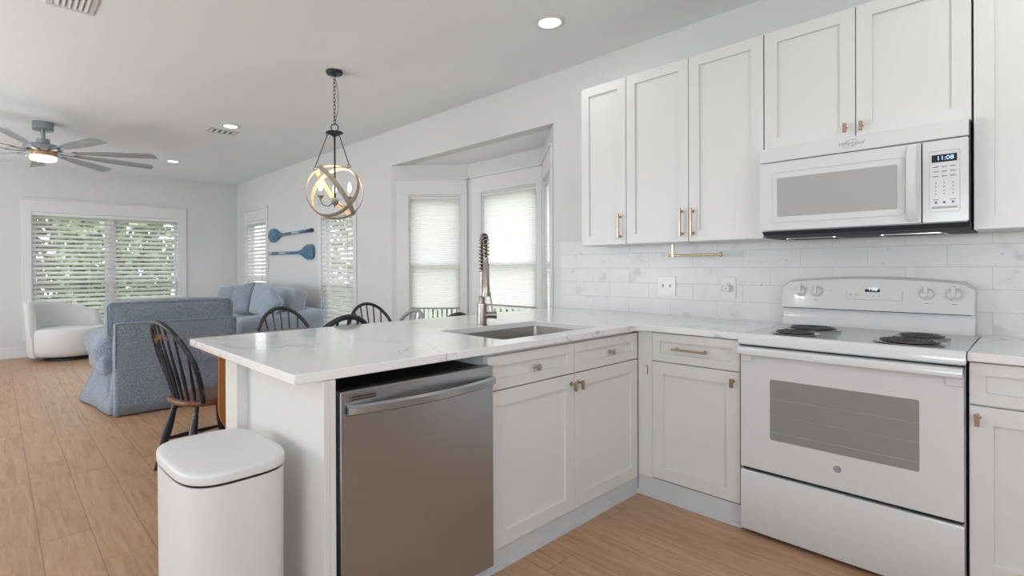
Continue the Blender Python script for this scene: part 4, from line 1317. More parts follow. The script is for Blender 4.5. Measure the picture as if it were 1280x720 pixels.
# ================================================================== LIVING / DINING
# --- windsor chairs (local: faces +Y)
def windsor(loc, rz, label, mat, seatmat, sz=1.0, scale=1.0, group='bow-back windsor dining chairs'):
    root = thing('windsor_chair', label, 'chair', (0, 0, 0), group)
    S = scale
    H = .46
    def P(x, y, z): return Vector((x * S, y * S, z * S))
    # saddle seat
    N = 40; out = []
    for k in range(N):
        t = 2 * PI * k / N
        c, s_ = math.cos(t), math.sin(t)
        e = 2 / 2.8
        x = math.copysign(abs(c) ** e, c) * .215; y = math.copysign(abs(s_) ** e, s_) * .205
        x *= 1 - .10 * (-s_ if s_ < 0 else 0) - .02
        out.append((x, y))
    mb = MB()
    rows = []
    for sc_, z in ((.86, .415), (.97, .423), (1.0, .435), (.985, .448), (.93, .452), (.75, .446), (.45, .440), (.1, .440)):
        rows.append([P(x * sc_, y * sc_, z) for x, y in out])
    mb.grid(rows, cv=True, caps=True); mb.build('seat', seatmat, root, smooth=60)
    # legs
    legs = {}
    for sx_ in (-1, 1):
        for sy_ in (-1, 1):
            t0 = P(sx_ * .13, sy_ * .125 , .418); b0 = P(sx_ * .205, sy_ * .215, 0)
            q = MB()
            q.tube([t0.lerp(b0, k / 8) for k in range(9)], lambda t: S * (.015 + .011 * math.sin(PI * min(1, t * 1.15)) ** 2 - .002 * t), 10)
            q.build('leg', mat, root, smooth=60)
            legs[(sx_, sy_)] = (t0, b0)
    def on_leg(k, t): return legs[k][0].lerp(legs[k][1], t)
    mids = []
    for sx_ in (-1, 1):
        a, b2 = on_leg((sx_, -1), .56), on_leg((sx_, 1), .56)
        q = MB(); q.tube([a.lerp(b2, k / 8) for k in range(9)], lambda t: S * (.008 + .006 * math.sin(PI * t)), 8); q.build('stretcher', mat, root, smooth=60)
        mids.append(a.lerp(b2, .5))
    q = MB(); q.tube([mids[0].lerp(mids[1], k / 6) for k in range(7)], lambda t: S * (.008 + .006 * math.sin(PI * t)), 8); q.build('stretcher', mat, root, smooth=60)
    # bow
    def bow(t):
        c, s_ = math.cos(t), max(0, math.sin(t))
        h = H * s_ ** .82
        x = .255 * c * (.74 + .26 * min(1, h / .24))
        return x, -.115 - .065 * (1 - abs(c) ** 2) - .105 * h / H * 1.0, .445 + h
    q = MB(); pts = [P(*bow(PI * k / 36)) for k in range(37)]
    q.tube(pts, S * .0155, 10); q.build('bow', mat, root, smooth=60)
    ns = 7
    for k in range(ns):
        f = (k - (ns - 1) / 2) / ((ns - 1) / 2)
        xb = .140 * f; yb = -.165 + .030 * f * f
        # bow parameter where x matches the splayed top
        xt = .205 * f
        best = min((PI * j / 200 for j in range(10, 191)), key=lambda t: abs(bow(t)[0] - xt))
        pt = P(*bow(best)); pb = P(xb, yb, .443)
        q = MB(); q.tube([pb.lerp(pt, j / 8) for j in range(9)], lambda t: S * (.0072 + .0042 * math.sin(PI * min(1, t * 1.6)) ** 2), 8); q.build('spindle', mat, root, smooth=60)
    root.location = loc; root.rotation_euler = (0, 0, rz); root.scale = (1, 1, sz)
    return root
windsor((-2.545, -2.235, 0), math.radians(10), 'worn black windsor chair at the near end of the table beside the armchair', 'chairblk', ['seatwood'], 1.02)
windsor((-3.03, -1.46, 0), -PI / 2, 'brown-black windsor chair in front of the sofa on the far side of the table', 'chairbrown', ['chairbrown'], 1.0)
windsor((-2.03, -1.70, 0), PI / 2, 'black windsor chair on the peninsula side of the table, nearest the armchair', 'chairblk', ['seatwood'], 1.05)
windsor((-3.185, -.575, 0), -PI / 2 - .1, 'black windsor chair on the far side near the slim window and grey chair', 'chairblk2', ['chairblk2'], .982)
windsor((-2.76, -.755, 0), PI, 'grey painted windsor chair at the bay end of the table', 'chairgrey', ['chairgrey'], .95)
windsor((-2.02, -.90, 0), PI / 2 + .1, 'dark windsor chair on the peninsula side just left of the faucet', 'chairbrown', ['chairbrown'], 1.01)

# --- drop-leaf table
TX0, TX1, TY0, TY1 = -3.02, -2.27, -2.235, -.86
root = thing('drop_leaf_table', 'dark-topped drop-leaf dining table with a honey wood leaf behind the peninsula', 'table', ((TX0 + TX1) / 2, (TY0 + TY1) / 2, 0))
mb = MB(); mb.slab(rrect(TX0, TX1, TY0, TY1, .012, 3), [], top, .738, .760); mb.build('tabletop', 'tabledark', root, bevel=.003)
mb = MB(); lf = []
ls = rrect(TY0 - .02, TY1, .215, .734, .21, 8)
lf = [(u, v) for u, v in ls if v < .50] 
lf = [(TY0 - .02, .734)] + [(u, v) for u, v in ls[9 * 2:9 * 4]] + [(TY1, .734)]
mb.prism(lf, PX, TX1 - .002, TX1 + .018); mb.build('drop_leaf', 'leaf', root, bevel=.003)
mb = MB()
a = .07
for (x0, x1, y0, y1) in ((TX0 + a, TX1 - a, TY0 + a, TY0 + a + .02), (TX0 + a, TX1 - a, TY1 - a - .02, TY1 - a), (TX0 + a, TX0 + a + .02, TY0 + a + .02, TY1 - a - .02), (TX1 - a - .02, TX1 - a, TY0 + a + .02, TY1 - a - .02)):
    mb.box((x0, y0, .66), (x1, y1, .7375))
mb.build('apron', 'tabledark', root)
for x in (TX0 + .14, TX1 - .16):
    for y in (TY0 + .52, TY1 - .36):
        q = MB(); q.lathe([(.014, 0), (.018, .05), (.026, .30), (.018, .45), (.028, .52), (.020, .57), (.030, .60), (.030, .66)], Fr((x, y, 0), (1, 0, 0), (0, 1, 0), (0, 0, 1)), 16)
        q.build('leg', 'tabledark', root, smooth=50)

# --- slipcovered armchair, back to the camera
def wob(amp, sc_, seed=0):
    def f(P, q):
        n = noise.noise_vector(q * sc_ + Vector((seed, seed * 1.7, 0)))
        return q + n * amp
    return f
root = thing('slipcovered_armchair', 'blue-grey slipcovered armchair with its back to the kitchen and a pleated skirt', 'armchair', (-4.72, -1.98, 0))
AX0, AX1, AY0, AY1 = -5.12, -4.235, -2.56, -1.50
mb = MB(); mb.rbox(((AX0 + .03 + AX1 - .12) / 2, (AY0 + AY1) / 2, .29), ((AX1 - .12 - AX0 - .03) / 2, (AY1 - AY0) / 2 - .05, .20), .05, 6)
mb.build('base', 'fabric', root, smooth=180)
# back panel
mb = MB()
def backfn(P, q):
    n = noise.noise_vector(Vector((q.x * 2, q.y * 3, q.z * 3)))
    return q + Vector((n.x * .006, 0, n.z * .004))
mb.rbox((AX1 - .06, (AY0 + .085 + AY1) / 2, .43), (.06, (AY1 - AY0 - .085) / 2, .352), .022, 12, backfn)
bk = mb.build('back', 'fabric', root, smooth=180)
mb = MB()
y0, y1 = AY0 + .093, AY1 - .008
mb.tube([(AX1 + .001, y0, .41), (AX1 + .002, y0, .765), (AX1 + .0005, y0 + .01, .776), (AX1 + .001, y1 - .01, .776), (AX1 + .002, y1, .765), (AX1 + .001, y1, .41)], .0045, 6)
mb.tube([(AX1 + .003, y0, .395), (AX1 + .003, y1, .395)], .004, 6)
mb.build('piping', 'fabric', bk, smooth=180)
# puffy arms
for (ya, yb_) in ((AY0, AY0 + .22), (AY1 - .22, AY1)):
    mb = MB()
    yc = (ya + yb_) / 2
    def afn(P, q, yc=yc):
        n = noise.noise_vector(Vector((q.x * 7, q.y * 4, q.z * 9)))
        g = noise.noise(Vector((q.x * 22, 3.1, q.z * 5)))
        q = q + n * .014
        q.y += math.copysign(.016, P.y) * g
        return q
    mb.rbox(((AX0 - .10 + AX1 - .15) / 2, yc, .535), ((AX1 - .15 - AX0 + .10) / 2, .135, .135), .13, 16, afn)
    mb.rbox(((AX0 + AX1 - .12) / 2, yc, .42), ((AX1 - .13 - AX0) / 2, .105, .09), .05, 12, afn)
    mb.build('arm', 'fabric', root, smooth=180)
# skirt: a flared, pleated sheet round the base
mb = MB(); rows = []
path = []
def seg(p, q, n):
    for k in range(n): path.append((p[0] + (q[0] - p[0]) * k / n, p[1] + (q[1] - p[1]) * k / n))
bx1, bx0, by0, by1 = AX1 - .004, AX0 + .0, AY0 + .09, AY1
seg((bx1, by1), (bx1, by0), 40); seg((bx1, by0), (bx0, by0), 60); seg((bx0, by0), (bx0, by1), 40); seg((bx0, by1), (bx1, by1), 30)
cxm, cym = (bx0 + bx1) / 2, (by0 + by1) / 2
for zi, z in enumerate((.012, .10, .20, .30, .385)):
    r_ = []
    fl = 1 - z / .385
    for (x, y) in path:
        dx, dy = x - cxm, y - cym
        on_back = abs(x - bx1) < 1e-6
        off_ = .012 * fl if on_back else .13 * fl ** 1.2 * (1.0 if abs(y - by0) < 1e-6 or abs(x - bx0) < 1e-6 else .25)
        nx = 1 if on_back else (-1 if abs(x - bx0) < 1e-6 else 0)
        ny = -1 if (abs(y - by0) < 1e-6 and not on_back) else (1 if abs(y - by1) < 1e-6 and not on_back else 0)
        # inverted pleat just behind the back corner
        pl_ = 0
        if ny == -1:
            d = bx1 - x
            pl_ = -.05 * fl ** .6 * math.exp(-((d - .045) / .022) ** 2) + .008 * fl * math.sin(d * 9)
            off_ = (.13 * min(1, d / .9) + .02) * fl
        r_.append(Vector((x + nx * (off_), y + ny * (off_ + pl_), z)))
    rows.append(r_)
mb.grid(rows, cv=True)
sk = mb.build('skirt', 'fabric', root, smooth=180)
md = sk.modifiers.new('thickness', 'SOLIDIFY'); md.thickness = .006; md.offset = -1
# cushions
mb = MB()
def cush(c, h, r, n=14, puff=.02, seed=0, mbx=None, fr=None, amp=.008):
    q_ = mbx or MB()
    def fn(P, q):
        k = (1 - abs(P.y) ** 2.5) * (1 - abs(P.z) ** 2.5)
        k2 = (1 - abs(P.x) ** 2.5) * (1 - abs(P.y) ** 2.5)
        nn = noise.noise_vector(q * 6 + Vector((seed, 0, seed)))
        return q + Vector((P.x * puff * k, 0, P.z * puff * .8 * k2)) + nn * amp
    q_.rbox(c, h, r, n, fn, fr=fr)
    return q_
mb = cush((AX0 + .30, (AY0 + AY1) / 2 + .02, .585), (.36, .345, .085), .06, puff=.03, seed=2, amp=.010); mb.build('seat_cushion', 'fabric', root, smooth=180)
mb = cush((AX1 - .155, (AY0 + AY1) / 2 + .01, .80), (.10, .505, .155), .045, puff=.02, seed=5, amp=.010); bc = mb.build('back_cushion', 'fabric', root, smooth=180)
mb = MB()
xx = AX1 - .052
mb.tube([(xx, AY0 + .05, .68), (xx, AY0 + .045, .92), (xx - .003, AY0 + .07, .948), (xx - .002, AY1 - .055, .948), (xx, AY1 - .025, .92), (xx, AY1 - .03, .68)], .006, 6)
mb.build('piping', 'fabric', bc, smooth=180)

# --- sofa along the right wall
root = thing('sofa', 'pale blue slipcovered sofa against the right wall under the paddles', 'sofa', (-6.6, -.62, 0))
SX0, SX1, SY0, SY1 = -8.15, -5.15, -1.17, -.12
mb = MB(); mb.rbox(((SX0 + SX1) / 2, (SY0 + SY1) / 2, .20), ((SX1 - SX0) / 2 - .01, (SY1 - SY0) / 2 - .01, .19), .04, 6); mb.build('base', 'fabric2', root, smooth=180)
mb = MB(); mb.rbox(((SX0 + SX1) / 2, SY1 - .10, .48), ((SX1 - SX0) / 2 - .01, .10, .25), .06, 8, wob(.01, 3)); mb.build('back', 'fabric2', root, smooth=180)
for xc in (SX0 + .12, SX1 - .12):
    def sfn(P, q):
        n = noise.noise(Vector((q.x * 3, q.y * 7, q.z * 2.2)))
        return q + Vector((math.copysign(.02, P.x) * n, 0, .03 * (P.y + 1) if P.z > 0 else 0))
    mb = MB(); mb.rbox((xc, (SY0 + SY1) / 2, .345), (.12, (SY1 - SY0) / 2, .325), .07, 14, sfn); mb.build('arm', 'fabric2', root, smooth=180)
for xc in (-7.37, -5.93 - .22 + .3 - .3):
    pass
for k in range(2):
    xc = SX0 + .25 + (.5 + k) * (SX1 - SX0 - .5) / 2
    mb = cush((xc, (SY0 + SY1) / 2 - .07, .48), ((SX1 - SX0 - .5) / 4 - .004, .40, .085), .05, puff=.015, seed=k); mb.build('seat_cushion', 'fabric2', root, smooth=180)

def loose_cushion(name, label, c, hw, hh, th, rz, tilt, roll, mat, boxy=True, group=None, cat='cushion', seed=1):
    """hw half width, hh half height, th half thickness; stands upright, leans back by tilt"""
    mb = MB()
    def fn(P, q):
        if not boxy:
            k = (1 - abs(P.x) ** 3) * (1 - abs(P.z) ** 3)
            f = .12 + .88 * max(0, k) ** .5
            q = Vector((q.x, q.y * f, q.z))
            pin = 1 - .10 * (1 - abs(P.x)) * abs(P.z) ** 2
            q = Vector((q.x * (1 - .10 * (1 - abs(P.z) ** 2) * abs(P.x) ** 6), q.y, q.z * (1 - .10 * (1 - abs(P.x) ** 2) * abs(P.z) ** 6)))
        else:
            k = (1 - abs(P.x) ** 3) * (1 - abs(P.z) ** 3)
            q = q + Vector((0, P.y * .035 * k, 0))
        return q + noise.noise_vector(q * 5 + Vector((seed, seed, 0))) * .014
    mb.rbox((0, 0, 0), (hw, th, hh), .04 if boxy else th * .9, 16, fn)
    o = mb.build(name, mat, smooth=180, origin=(0, 0, 0))
    o.location = c
    o.rotation_euler = (tilt, roll, rz)
    return tag(o, label, cat, group)
G = 'loose cushions on the sofa'
loose_cushion('back_cushion', 'dark-shaded blue-grey back cushion at the left end of the sofa', (-7.66, -.48, .765), .36, .20, .08, .0, -.30, -.06, 'fabric', True, G, seed=3)
loose_cushion('back_cushion', 'upright blue-grey back cushion in the middle of the sofa', (-6.97, -.48, .785), .36, .22, .085, .0, -.25, -.10, 'fabric', True, G, seed=8)
loose_cushion('back_cushion', 'large pale blue back cushion at the right end of the sofa', (-5.83, -.47, .79), .60, .215, .10, .04, -.22, .055, 'fabric2', True, G, seed=13)
loose_cushion('throw_pillow', 'small pale blue throw pillow leaning on the large sofa cushion', (-5.34, -.76, .79), .20, .19, .09, .15, -.35, .55, 'fabric2', False, None, 'pillow', seed=21)

# --- swivel chair
CXs, CYs = -8.24, -2.42
root = thing('swivel_chair', 'white boucle barrel swivel chair in front of the wide window', 'armchair', (CXs, CYs, 0))
RX, RY = .40, .46
mb = MB(); n = 48; rows = []
for (s_, z) in ((.80, .055), (.92, .07), (.985, .14), (1.0, .28), (.995, .38), (.96, .418), (.85, .432), (.5, .438), (.1, .44)):
    rows.append([Vector((CXs + RX * s_ * math.cos(2 * PI * k / n), CYs + RY * s_ * math.sin(2 * PI * k / n), z)) for k in range(n)])
mb.grid(rows, cv=True, caps=True); mb.build('seat', 'boucle', root, smooth=60)
mb = MB(); rows = []
# shell: opening faces +X and +Y; angle runs from the near left side round the window side
a0, a1 = math.radians(-62), math.radians(-238)
NS = 44
for k in range(NS + 1):
    t = k / NS; a = a0 + (a1 - a0) * t
    # height: low at the near side start, tall behind, falling away on the far side
    hgt = .80 - .22 * max(0, (t - .35) / .65) ** 2.2 - .14 * max(0, (.10 - t) / .10) ** 2
    if t > .93: hgt -= .30 * ((t - .93) / .07) ** 2
    if t < .06: hgt -= .25 * ((.06 - t) / .06) ** 2
    c, s_ = math.cos(a), math.sin(a)
    th = .075
    def pt(r, z): return Vector((CXs + (RX * r) * c, CYs + (RY * r) * s_, z))
    fl = .06
    rows.append([pt(.99, .06), pt(1.03, .12), pt(1.05, .35), pt(1.07 + fl * .5, hgt - .06), pt(1.06 + fl * .6, hgt - .012), pt(1.0 + fl * .4, hgt), pt(.92, hgt - .015), pt(.88, hgt - .07), pt(.84, .44), pt(.84, .10)])
mb.grid(rows, cv=True, caps=True); mb.build('barrel_back', 'boucle', root, smooth=75)
mb = MB(); mb.lathe([(.30, 0), (.30, .03), (.27, .055)], Fr((CXs, CYs, 0), (1, 0, 0), (0, 1, 0), (0, 0, 1)), 32); mb.build('swivel_base', 'black', root)

# --- side table
root = thing('side_table', 'small grey side table by the window between the white chair and armchair', 'side table', (-8.05, -1.66, 0))
fr = Fr((-8.05, -1.66, 0), (1, 0, 0), (0, 1, 0), (0, 0, 1))
mb = MB(); mb.lathe([(.24, .575), (.24, .595), (.001, .597)], fr, 32); mb.build('table_top', 'side', root, smooth=40)
mb = MB(); mb.cyl((-8.05, -1.66, .02), (-8.05, -1.66, .575), .018); mb.build('stem', 'side', root, smooth=40)
mb = MB(); mb.lathe([(.17, 0), (.17, .012), (.03, .022)], fr, 28); mb.build('base', 'side', root, smooth=40)

# --- wall paddles
def paddle(label, x_end_blade, x_end_handle, z, flip):
    d = 1 if x_end_handle > x_end_blade else -1
    L = abs(x_end_handle - x_end_blade)
    root = thing('wall_paddle', label, 'paddle', (x_end_blade + d * L / 2, -.02, z), 'blue canoe paddles on the wall')
    fr = Fr((x_end_blade, -.0305, z), (d, 0, 0), (0, 0, 1), (0, -1, 0))
    # blade outline
    q = MB(); rows = []
    bl = .52
    for k in range(21):
        t = k / 20; u = bl * t
        hw = .100 + .006 * math.sin(PI * t)
        if t < .20: hw *= .50 + .50 * (1 - (1 - t / .20) ** 2) ** .5
        if t > .32:
            q_ = (t - .32) / .68
            hw = .020 + (hw - .020) * (.5 + .5 * math.cos(PI * q_ ** .85))
        rows.append([fr(u, -hw, 0), fr(u, -hw * .6, .010), fr(u, 0, .014), fr(u, hw * .6, .010), fr(u, hw, 0), fr(u, 0, -.012)])
    q.grid(rows, cv=True, caps=True); q.build('blade', 'paddle', root, smooth=50)
    q = MB(); q.cyl(fr(bl - .03, 0, 0), fr(bl + .35, .003, 0), .019, .021, 12); q.build('shaft', 'paddle', root, smooth=50)
    q = MB(); q.cyl(fr(bl + .35, .003, 0), fr(bl + .60, .005, 0), .0215, .022, 12); q.build('faded_band', 'paddle2', root, smooth=50)
    q = MB(); q.cyl(fr(bl + .60, .005, 0), fr(L - .12, .008, 0), .022, .023, 12); q.build('shaft', 'paddle', root, smooth=50)
    q = MB(); q.cyl(fr(L - .12, .008, 0), fr(L, .010, 0), .026, .026, 12); q.build('grip', 'paddlend' if not flip else 'paddle2', root, smooth=50)
paddle('worn blue paddle with its blade to the left, upper of the two on the wall', -7.21, -5.72, 1.745, False)
paddle('worn blue paddle with its blade to the right, lower of the two on the wall', -5.68, -7.18, 1.462, True)

# --- blinds
def blind(label, fr, W, z0, z1, pitch, tilt, sw, wpos, cord_u=None):
    root = thing('window_blind', label, 'blind', fr(W / 2, z1, wpos), 'white slatted blinds')
    mb = MB(); mb.box((.004, z1 - .045, wpos - .025), (W - .004, z1 - .002, wpos + .025), fr); mb.build('headrail', 'blind', root, bevel=.003)
    mb = MB(); n = int((z1 - .07 - z0 - .03) / pitch)
    for k in range(n):
        z = z1 - .075 - k * pitch
        # gently cupped slat
        rows = []
        for u in (.008, W - .008):
            r_ = []
            for j in range(5):
                s_ = (j / 4 - .5) * sw
                cup = .003 * (1 - (2 * j / 4 - 1) ** 2)
                r_.append((s_, cup))
            up_ = [fr(u, z + s_ * math.sin(tilt) + (c_ + .0015) * math.cos(tilt), wpos + s_ * math.cos(tilt) - (c_ + .0015) * math.sin(tilt)) for s_, c_ in r_]
            dn = [fr(u, z + s_ * math.sin(tilt) + (c_ - .0015) * math.cos(tilt), wpos + s_ * math.cos(tilt) - (c_ - .0015) * math.sin(tilt)) for s_, c_ in reversed(r_)]
            rows.append(up_ + dn)
        mb.grid(rows, cv=True, caps=True)
    o = mb.build('slats', 'slat', root)
    mb = MB(); mb.box((.006, z0 + .004, wpos - .022), (W - .006, z0 + .022, wpos + .022), fr); mb.build('bottom_rail', 'blind', root, bevel=.002)
    mb = MB()
    nl_ = max(2, int(W / .55) + 1)
    for k in range(nl_):
        u = .12 + (W - .24) * k / (nl_ - 1)
        for ws in (-.5, .5):
            mb.tube([fr(u, z0 + .01, wpos + ws * sw * .95), fr(u, z1 - .03, wpos + ws * sw * .95)], .0010, 4)
    mb.build('ladder_cord', 'blind', root)
    if cord_u:
        mb = MB(); mb.tube([fr(cord_u, z1 - .05, wpos + .034), fr(cord_u, z0 + (z1 - z0) * .45, wpos + .034)], .0022, 5)
        mb.lathe([(.003, 0), (.007, .012), (.007, .035), (.003, .045)], Fr(fr(cord_u, z0 + (z1 - z0) * .45 - .045, wpos + .034), (1, 0, 0), (0, 1, 0), (0, 0, 1)), 8)
        mb.build('pull_cord', 'inkl', root)
    return root
blind('wide white slatted blind over the double window behind the white chair', frF, FARW[1] - FARW[0], FARW[2] + .02, FARW[3] - .002, .0665, math.radians(-36), .062, -.015, .12)
blind('narrow white slatted blind on the window left of the paddles', frA, LIVA[1] - LIVA[0], LIVA[2] + .02, LIVA[3] - .002, .0600, math.radians(-52), .060, -.010, .72)
blind('narrow white slatted blind on the window right of the paddles', frB, LIVB[1] - LIVB[0], LIVB[2] + .02, LIVB[3] - .002, .0600, math.radians(-52), .060, -.010, .73)

# --- cellular shades in the bay
def shade(label, fr, W, z0, z1):
    root = thing('cellular_blind', label, 'window shade', fr(W / 2, z1, -.02), 'pale cellular shades in the bay')
    mb = MB(); mb.box((.018, z1 - .045, -.040), (W - .018, z1 - .018, -.004), fr); mb.build('headrail', 'plate', root, bevel=.002)
    mb = MB(); rows = []
    n = int((z1 - .045 - z0) / .012)
    for k in range(n + 1):
        z = z0 + .001 + (z1 - .046 - z0) * k / n
        wv = -.022 + (.0035 if k % 2 else -.0)
        rows.append([fr(.020, z, wv), fr(W - .020, z, wv)])
    mb.grid(rows); mb.build('shade_cloth', 'shade', root)
    mb = MB(); mb.box((.018, z0 - .016, -.032), (W - .018, z0 + .001, -.012), fr); mb.build('bottom_rail', pmat('taupe_rail_' + str(round(W, 2)), (.36, .34, .32), .5), root, bevel=.002)
    mb = MB(); mb.box((W / 2 - .012, z0 - .024, -.030), (W / 2 + .012, z0 - .0162, -.014), fr); mb.build('pull_tab', 'plate', root)
f_, W_, z0_, z1_ = bayframe(frBL, 'left'); shade('pale cellular shade on the left angled bay window', f_, W_, .800, z1_)
f_, W_, z0_, z1_ = bayframe(frBC, 'centre'); shade('pale cellular shade on the centre bay window behind the faucet', f_, W_, .855, z1_)
f_, W_, z0_, z1_ = bayframe(frBR, 'right'); shade('pale cellular shade on the right angled bay window, almost edge-on', f_, W_, .855, z1_)

# --- pendant
px, py = -2.70, -1.28
root = thing('orb_pendant_light', 'orb pendant light of three wooden rings round candle bulbs over the table', 'pendant light', (px, py, ZC))
fr = Fr((px, py, ZC), (1, 0, 0), (0, -1, 0), (0, 0, -1))
mb = MB(); mb.lathe([(.062, .0005), (.064, .010), (.058, .022), (.012, .026), (.010, .036), (.001, .038)], fr, 32); mb.build('canopy', 'iron', root, smooth=40)
mb = MB()
zt, zb = ZC - .034, 2.335
nlk = 13
for k in range(nlk):
    zc_ = zt - (zt - zb) * (k + .5) / nlk
    hl_ = (zt - zb) / nlk * .66
    pts = []
    for j in range(14):
        a = 2 * PI * j / 14
        u = .0085 * math.cos(a); v = hl_ * math.sin(a)
        pts.append(Vector((px + (u if k % 2 else 0), py + (0 if k % 2 else u), zc_ + v)))
    mb.tube(pts, .0021, 6, closed=True)
mb.build('chain', 'iron', root, smooth=60)
mb = MB(); mb.tube([(px + .004, py, zt), (px + .022, py + .018, zt - .12), (px + .024, py + .02, zb + .12), (px + .004, py, zb)], .0022, 6); mb.build('cord', 'iron', root, smooth=60)
rv = Vector((.675, .737, 0)); fv = Vector((-.737, .675, 0))
mb = MB(); pts = [Vector((px, py, 2.308)) + rv * .028 * math.cos(a) + Vector((0, 0, .028 * math.sin(a))) for a in [2 * PI * j / 20 for j in range(20)]]
mb.tube(pts, .004, 8, closed=True); mb.build('top_ring', 'iron', root, smooth=60)
fr = Fr((px, py, 2.272), (1, 0, 0), (0, -1, 0), (0, 0, -1))
mb = MB(); mb.lathe([(.010, -.010), (.020, -.004), (.064, .0), (.066, .006), (.040, .018), (.016, .030), (.007, .034), (.007, .53), (.006, .535)], fr, 28); mb.build('stem', 'iron', root, smooth=40)
OC = Vector((px, py, 1.818))
for k, (dr_, tz) in enumerate(((rv * .135 - fv * .11, 1.985), (-rv * .13 - fv * .07, 1.975), (-rv * .045 + fv * .15, 1.98))):
    top_ = Vector((px, py, 2.262)) + dr_.normalized() * .056
    bot = Vector((px, py, 0)) + dr_; bot.z = tz
    q = MB(); q.tube([top_ - Vector((0, 0, .018)), bot + Vector((0, 0, .018))], .0032, 8)
    for c_ in (top_ - Vector((0, 0, .006)), bot + Vector((0, 0, .006))):
        pts = [c_ + rv * .011 * math.cos(a) + Vector((0, 0, .012 * math.sin(a))) for a in [2 * PI * j / 12 for j in range(12)]]
        q.tube(pts, .0025, 6, closed=True)
    q.build('hanger_rod', 'iron', root, smooth=60)
Z = Vector((0, 0, 1)); vv = -fv
def band(n, R, wd, name='wooden_ring'):
    n = n.normalized(); a = n.orthogonal().normalized(); b2 = n.cross(a)
    q = MB(); N = 72; th = .005
    rows = []
    for k in range(N):
        t = 2 * PI * k / N; d = a * math.cos(t) + b2 * math.sin(t)
        rows.append([OC + d * R - n * wd / 2, OC + d * R + n * wd / 2, OC + d * (R - th) + n * wd / 2, OC + d * (R - th) - n * wd / 2])
    V = [[q.bm.verts.new(p) for p in r] for r in rows]
    for i in range(N):
        for j in range(4):
            q._f([V[i][j], V[(i + 1) % N][j], V[(i + 1) % N][(j + 1) % 4], V[i][(j + 1) % 4]], 1 if j == 2 else 0)
    q.build(name, ['bandout', 'bandin'], root, smooth=40)
def img(r, u, v): return rv * r + Z * u + vv * v
band(img(.78 * .955, .62 * .955, -.30), .226, .036)
band(img(.28, .20, .93), .216, .036)
band(img(-.34, .38, .86), .207, .036)
# candle cluster
q = MB(); q.lathe([(.005, -.035), (.010, -.030), (.024, -.015), (.028, .0), (.024, .014), (.012, .024), (.007, .028)], Fr((px, py, 1.742), (1, 0, 0), (0, 1, 0), (0, 0, 1)), 20)
q.build('finial', 'weather', root, smooth=50)
for dr_ in (img(-.095, 0, .05), img(-.03, 0, -.105), img(.105, 0, -.03)):
    base_ = Vector((px, py, 0)) + dr_
    q = MB(); q.tube([Vector((px, py, 1.745)), Vector((px, py, 1.705)) + dr_ * .45, Vector((px, py, 1.712)) + dr_ * .85, Vector((base_.x, base_.y, 1.745)), Vector((base_.x, base_.y, 1.765))], .0032, 8)
    arm = q.build('candle_arm', 'iron', root, smooth=60)
    fb = Fr((base_.x, base_.y, 1.765), (1, 0, 0), (0, 1, 0), (0, 0, 1))
    q = MB(); q.lathe([(.007, -.012), (.012, .0), (.026, .012), (.026, .016), (.010, .012)], fb, 18); q.build('bobeche', 'weather', arm, smooth=50)
    q = MB(); q.lathe([(.010, .0135), (.010, .050), (.008, .052)], fb, 14); q.build('candle_sleeve', 'sleeve', arm, smooth=50)
    q = MB(); q.lathe([(.007, .052), (.011, .062), (.0165, .078), (.0155, .092), (.008, .112), (.003, .124), (.0005, .128)], fb, 16); q.build('bulb', 'bulb', arm, smooth=60)
    l = bpy.data.lights.new('candle_lamp', 'POINT'); l.energy = BULB_POWER; l.color = (1, .82, .6); l.shadow_soft_size = .02
    lo = bpy.data.objects.new('candle_lamp', l); COL.objects.link(lo); lo.location = (base_.x, base_.y, 1.765 + .15)

# --- ceiling fan
cx, cy = -5.95, -2.83
root = thing('ceiling_fan', 'silver nine-blade ceiling fan with a round light at the left', 'ceiling fan', (cx, cy, ZC))
fr = Fr((cx, cy, ZC), (1, 0, 0), (0, -1, 0), (0, 0, -1))
mb = MB(); mb.lathe([(.088, .0005), (.090, .075), (.084, .082), (.001, .084)], fr, 32); mb.build('canopy', 'fanmetal', root, smooth=40)
mb = MB(); mb.lathe([(.018, .082), (.018, .165), (.055, .170), (.058, .215), (.05, .225)], fr, 28); mb.build('downrod', 'fanmetal', root, smooth=40)
mb = MB(); mb.lathe([(.05, .222), (.11, .225), (.160, .240), (.165, .255), (.165, .290), (.150, .300), (.06, .302)], fr, 36); mb.build('motor_housing', 'fanmetal', root, smooth=40)
mb = MB(); mb.lathe([(.10, .302), (.118, .304), (.118, .345), (.10, .348)], fr, 36); mb.build('copper_ring', 'fanwood', root, smooth=40)
mb = MB(); mb.lathe([(.10, .347), (.112, .350), (.112, .372), (.104, .386), (.08, .394), (.001, .396)], fr, 36); mb.build('light_lens', 'fanlens', root, smooth=50)
mb = MB(); mb.lathe([(.143, .318), (.150, .320), (.150, .366), (.143, .368)], fr, 36); mb.build('glass_sleeve', 'clear', root, smooth=50)
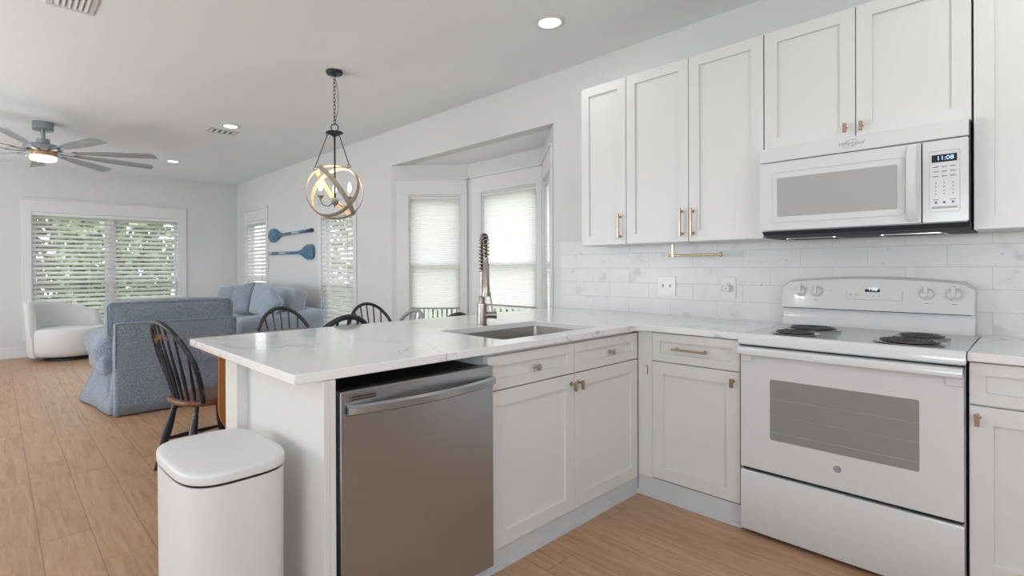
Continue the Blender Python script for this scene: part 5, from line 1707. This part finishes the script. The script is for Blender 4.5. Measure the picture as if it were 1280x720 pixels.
for k in range(9):
    a = math.radians(20 + 40 * k)
    bf_ = Fr((cx, cy, 2.440), (math.cos(a), math.sin(a), 0), (-math.sin(a), math.cos(a), 0), (0, 0, 1))
    q = MB(); rows = []
    for j in range(15):
        t = j / 14; r = .26 + (1.035 - .26) * t
        cw = .030 + .038 * min(1, t * 2.2)
        s0 = -cw; s1 = cw
        tip = .045 * max(0, (t - .93) / .07)
        pt_ = math.radians(-11)
        up_ = []
        for s_ in (s0, s0 * .5, 0, s1 * .5, s1):
            rr = r - (tip if s_ < 0 else 0) * abs(s_) / cw
            up_.append((rr, s_ * math.cos(pt_), s_ * math.sin(pt_) + .006 * (1 - (s_ / cw) ** 2)))
        rows.append([bf_(x_, y_, z_) for x_, y_, z_ in up_] + [bf_(x_, y_, z_ - .005) for x_, y_, z_ in reversed(up_)])
    q.grid(rows, cv=True, caps=True); b_ = q.build('blade', 'fanblade', root, smooth=40)
    q = MB(); q.prism([(.14, -.022), (.30, -.016), (.30, .016), (.14, .022)], Fr(bf_(0, 0, -.008), bf_.U, bf_.V, bf_.W), -.006, .004); q.build('blade_arm', 'fanmetal', b_, bevel=.002)
l = bpy.data.lights.new('fan_lamp', 'AREA'); l.shape = 'DISK'; l.size = .2; l.energy = FAN_POWER; l.color = (1, .93, .82)
lo = bpy.data.objects.new('fan_lamp', l); COL.objects.link(lo); lo.location = (cx, cy, ZC - .43)

# --- ceiling vents
def vent(label, x0, x1, y0, y1, nv):
    root = thing('ceiling_vent', label, 'vent', ((x0 + x1) / 2, (y0 + y1) / 2, ZC))
    fr = Fr((0, 0, ZC), (1, 0, 0), (0, 1, 0), (0, 0, -1))
    mb = MB(); b_ = .035
    mb.slab([(x0, y0), (x1, y0), (x1, y1), (x0, y1)], [[(x0 + b_, y0 + b_), (x1 - b_, y0 + b_), (x1 - b_, y1 - b_), (x0 + b_, y1 - b_)]], fr, .0005, .008)
    mb.build('frame', 'ventm', root, bevel=.003)
    mb = MB(); mb.box((x0 + b_ - .002, y0 + b_ - .002, .0003), (x1 - b_ + .002, y1 - b_ + .002, .0015), fr); mb.build('duct_shadow', 'gap', root)
    mb = MB()
    for k in range(nv):
        y = y0 + b_ + .012 + (y1 - y0 - 2 * b_ - .024) * k / (nv - 1)
        mb.prism([(y - .011, .003), (y - .008, .003), (y + .013, .013), (y + .010, .013)], Fr((0, 0, ZC), (0, 1, 0), (0, 0, -1), (1, 0, 0)), x0 + b_ + .001, x1 - b_ - .001)
    mb.build('louvers', 'ventm', root)
vent('white slatted ceiling vent cut off by the top edge of the picture', -2.845, -2.46, -2.99, -2.765, 6)
vent('small white ceiling vent beside a recessed light', -5.20, -5.0, -1.52, -1.20, 5)
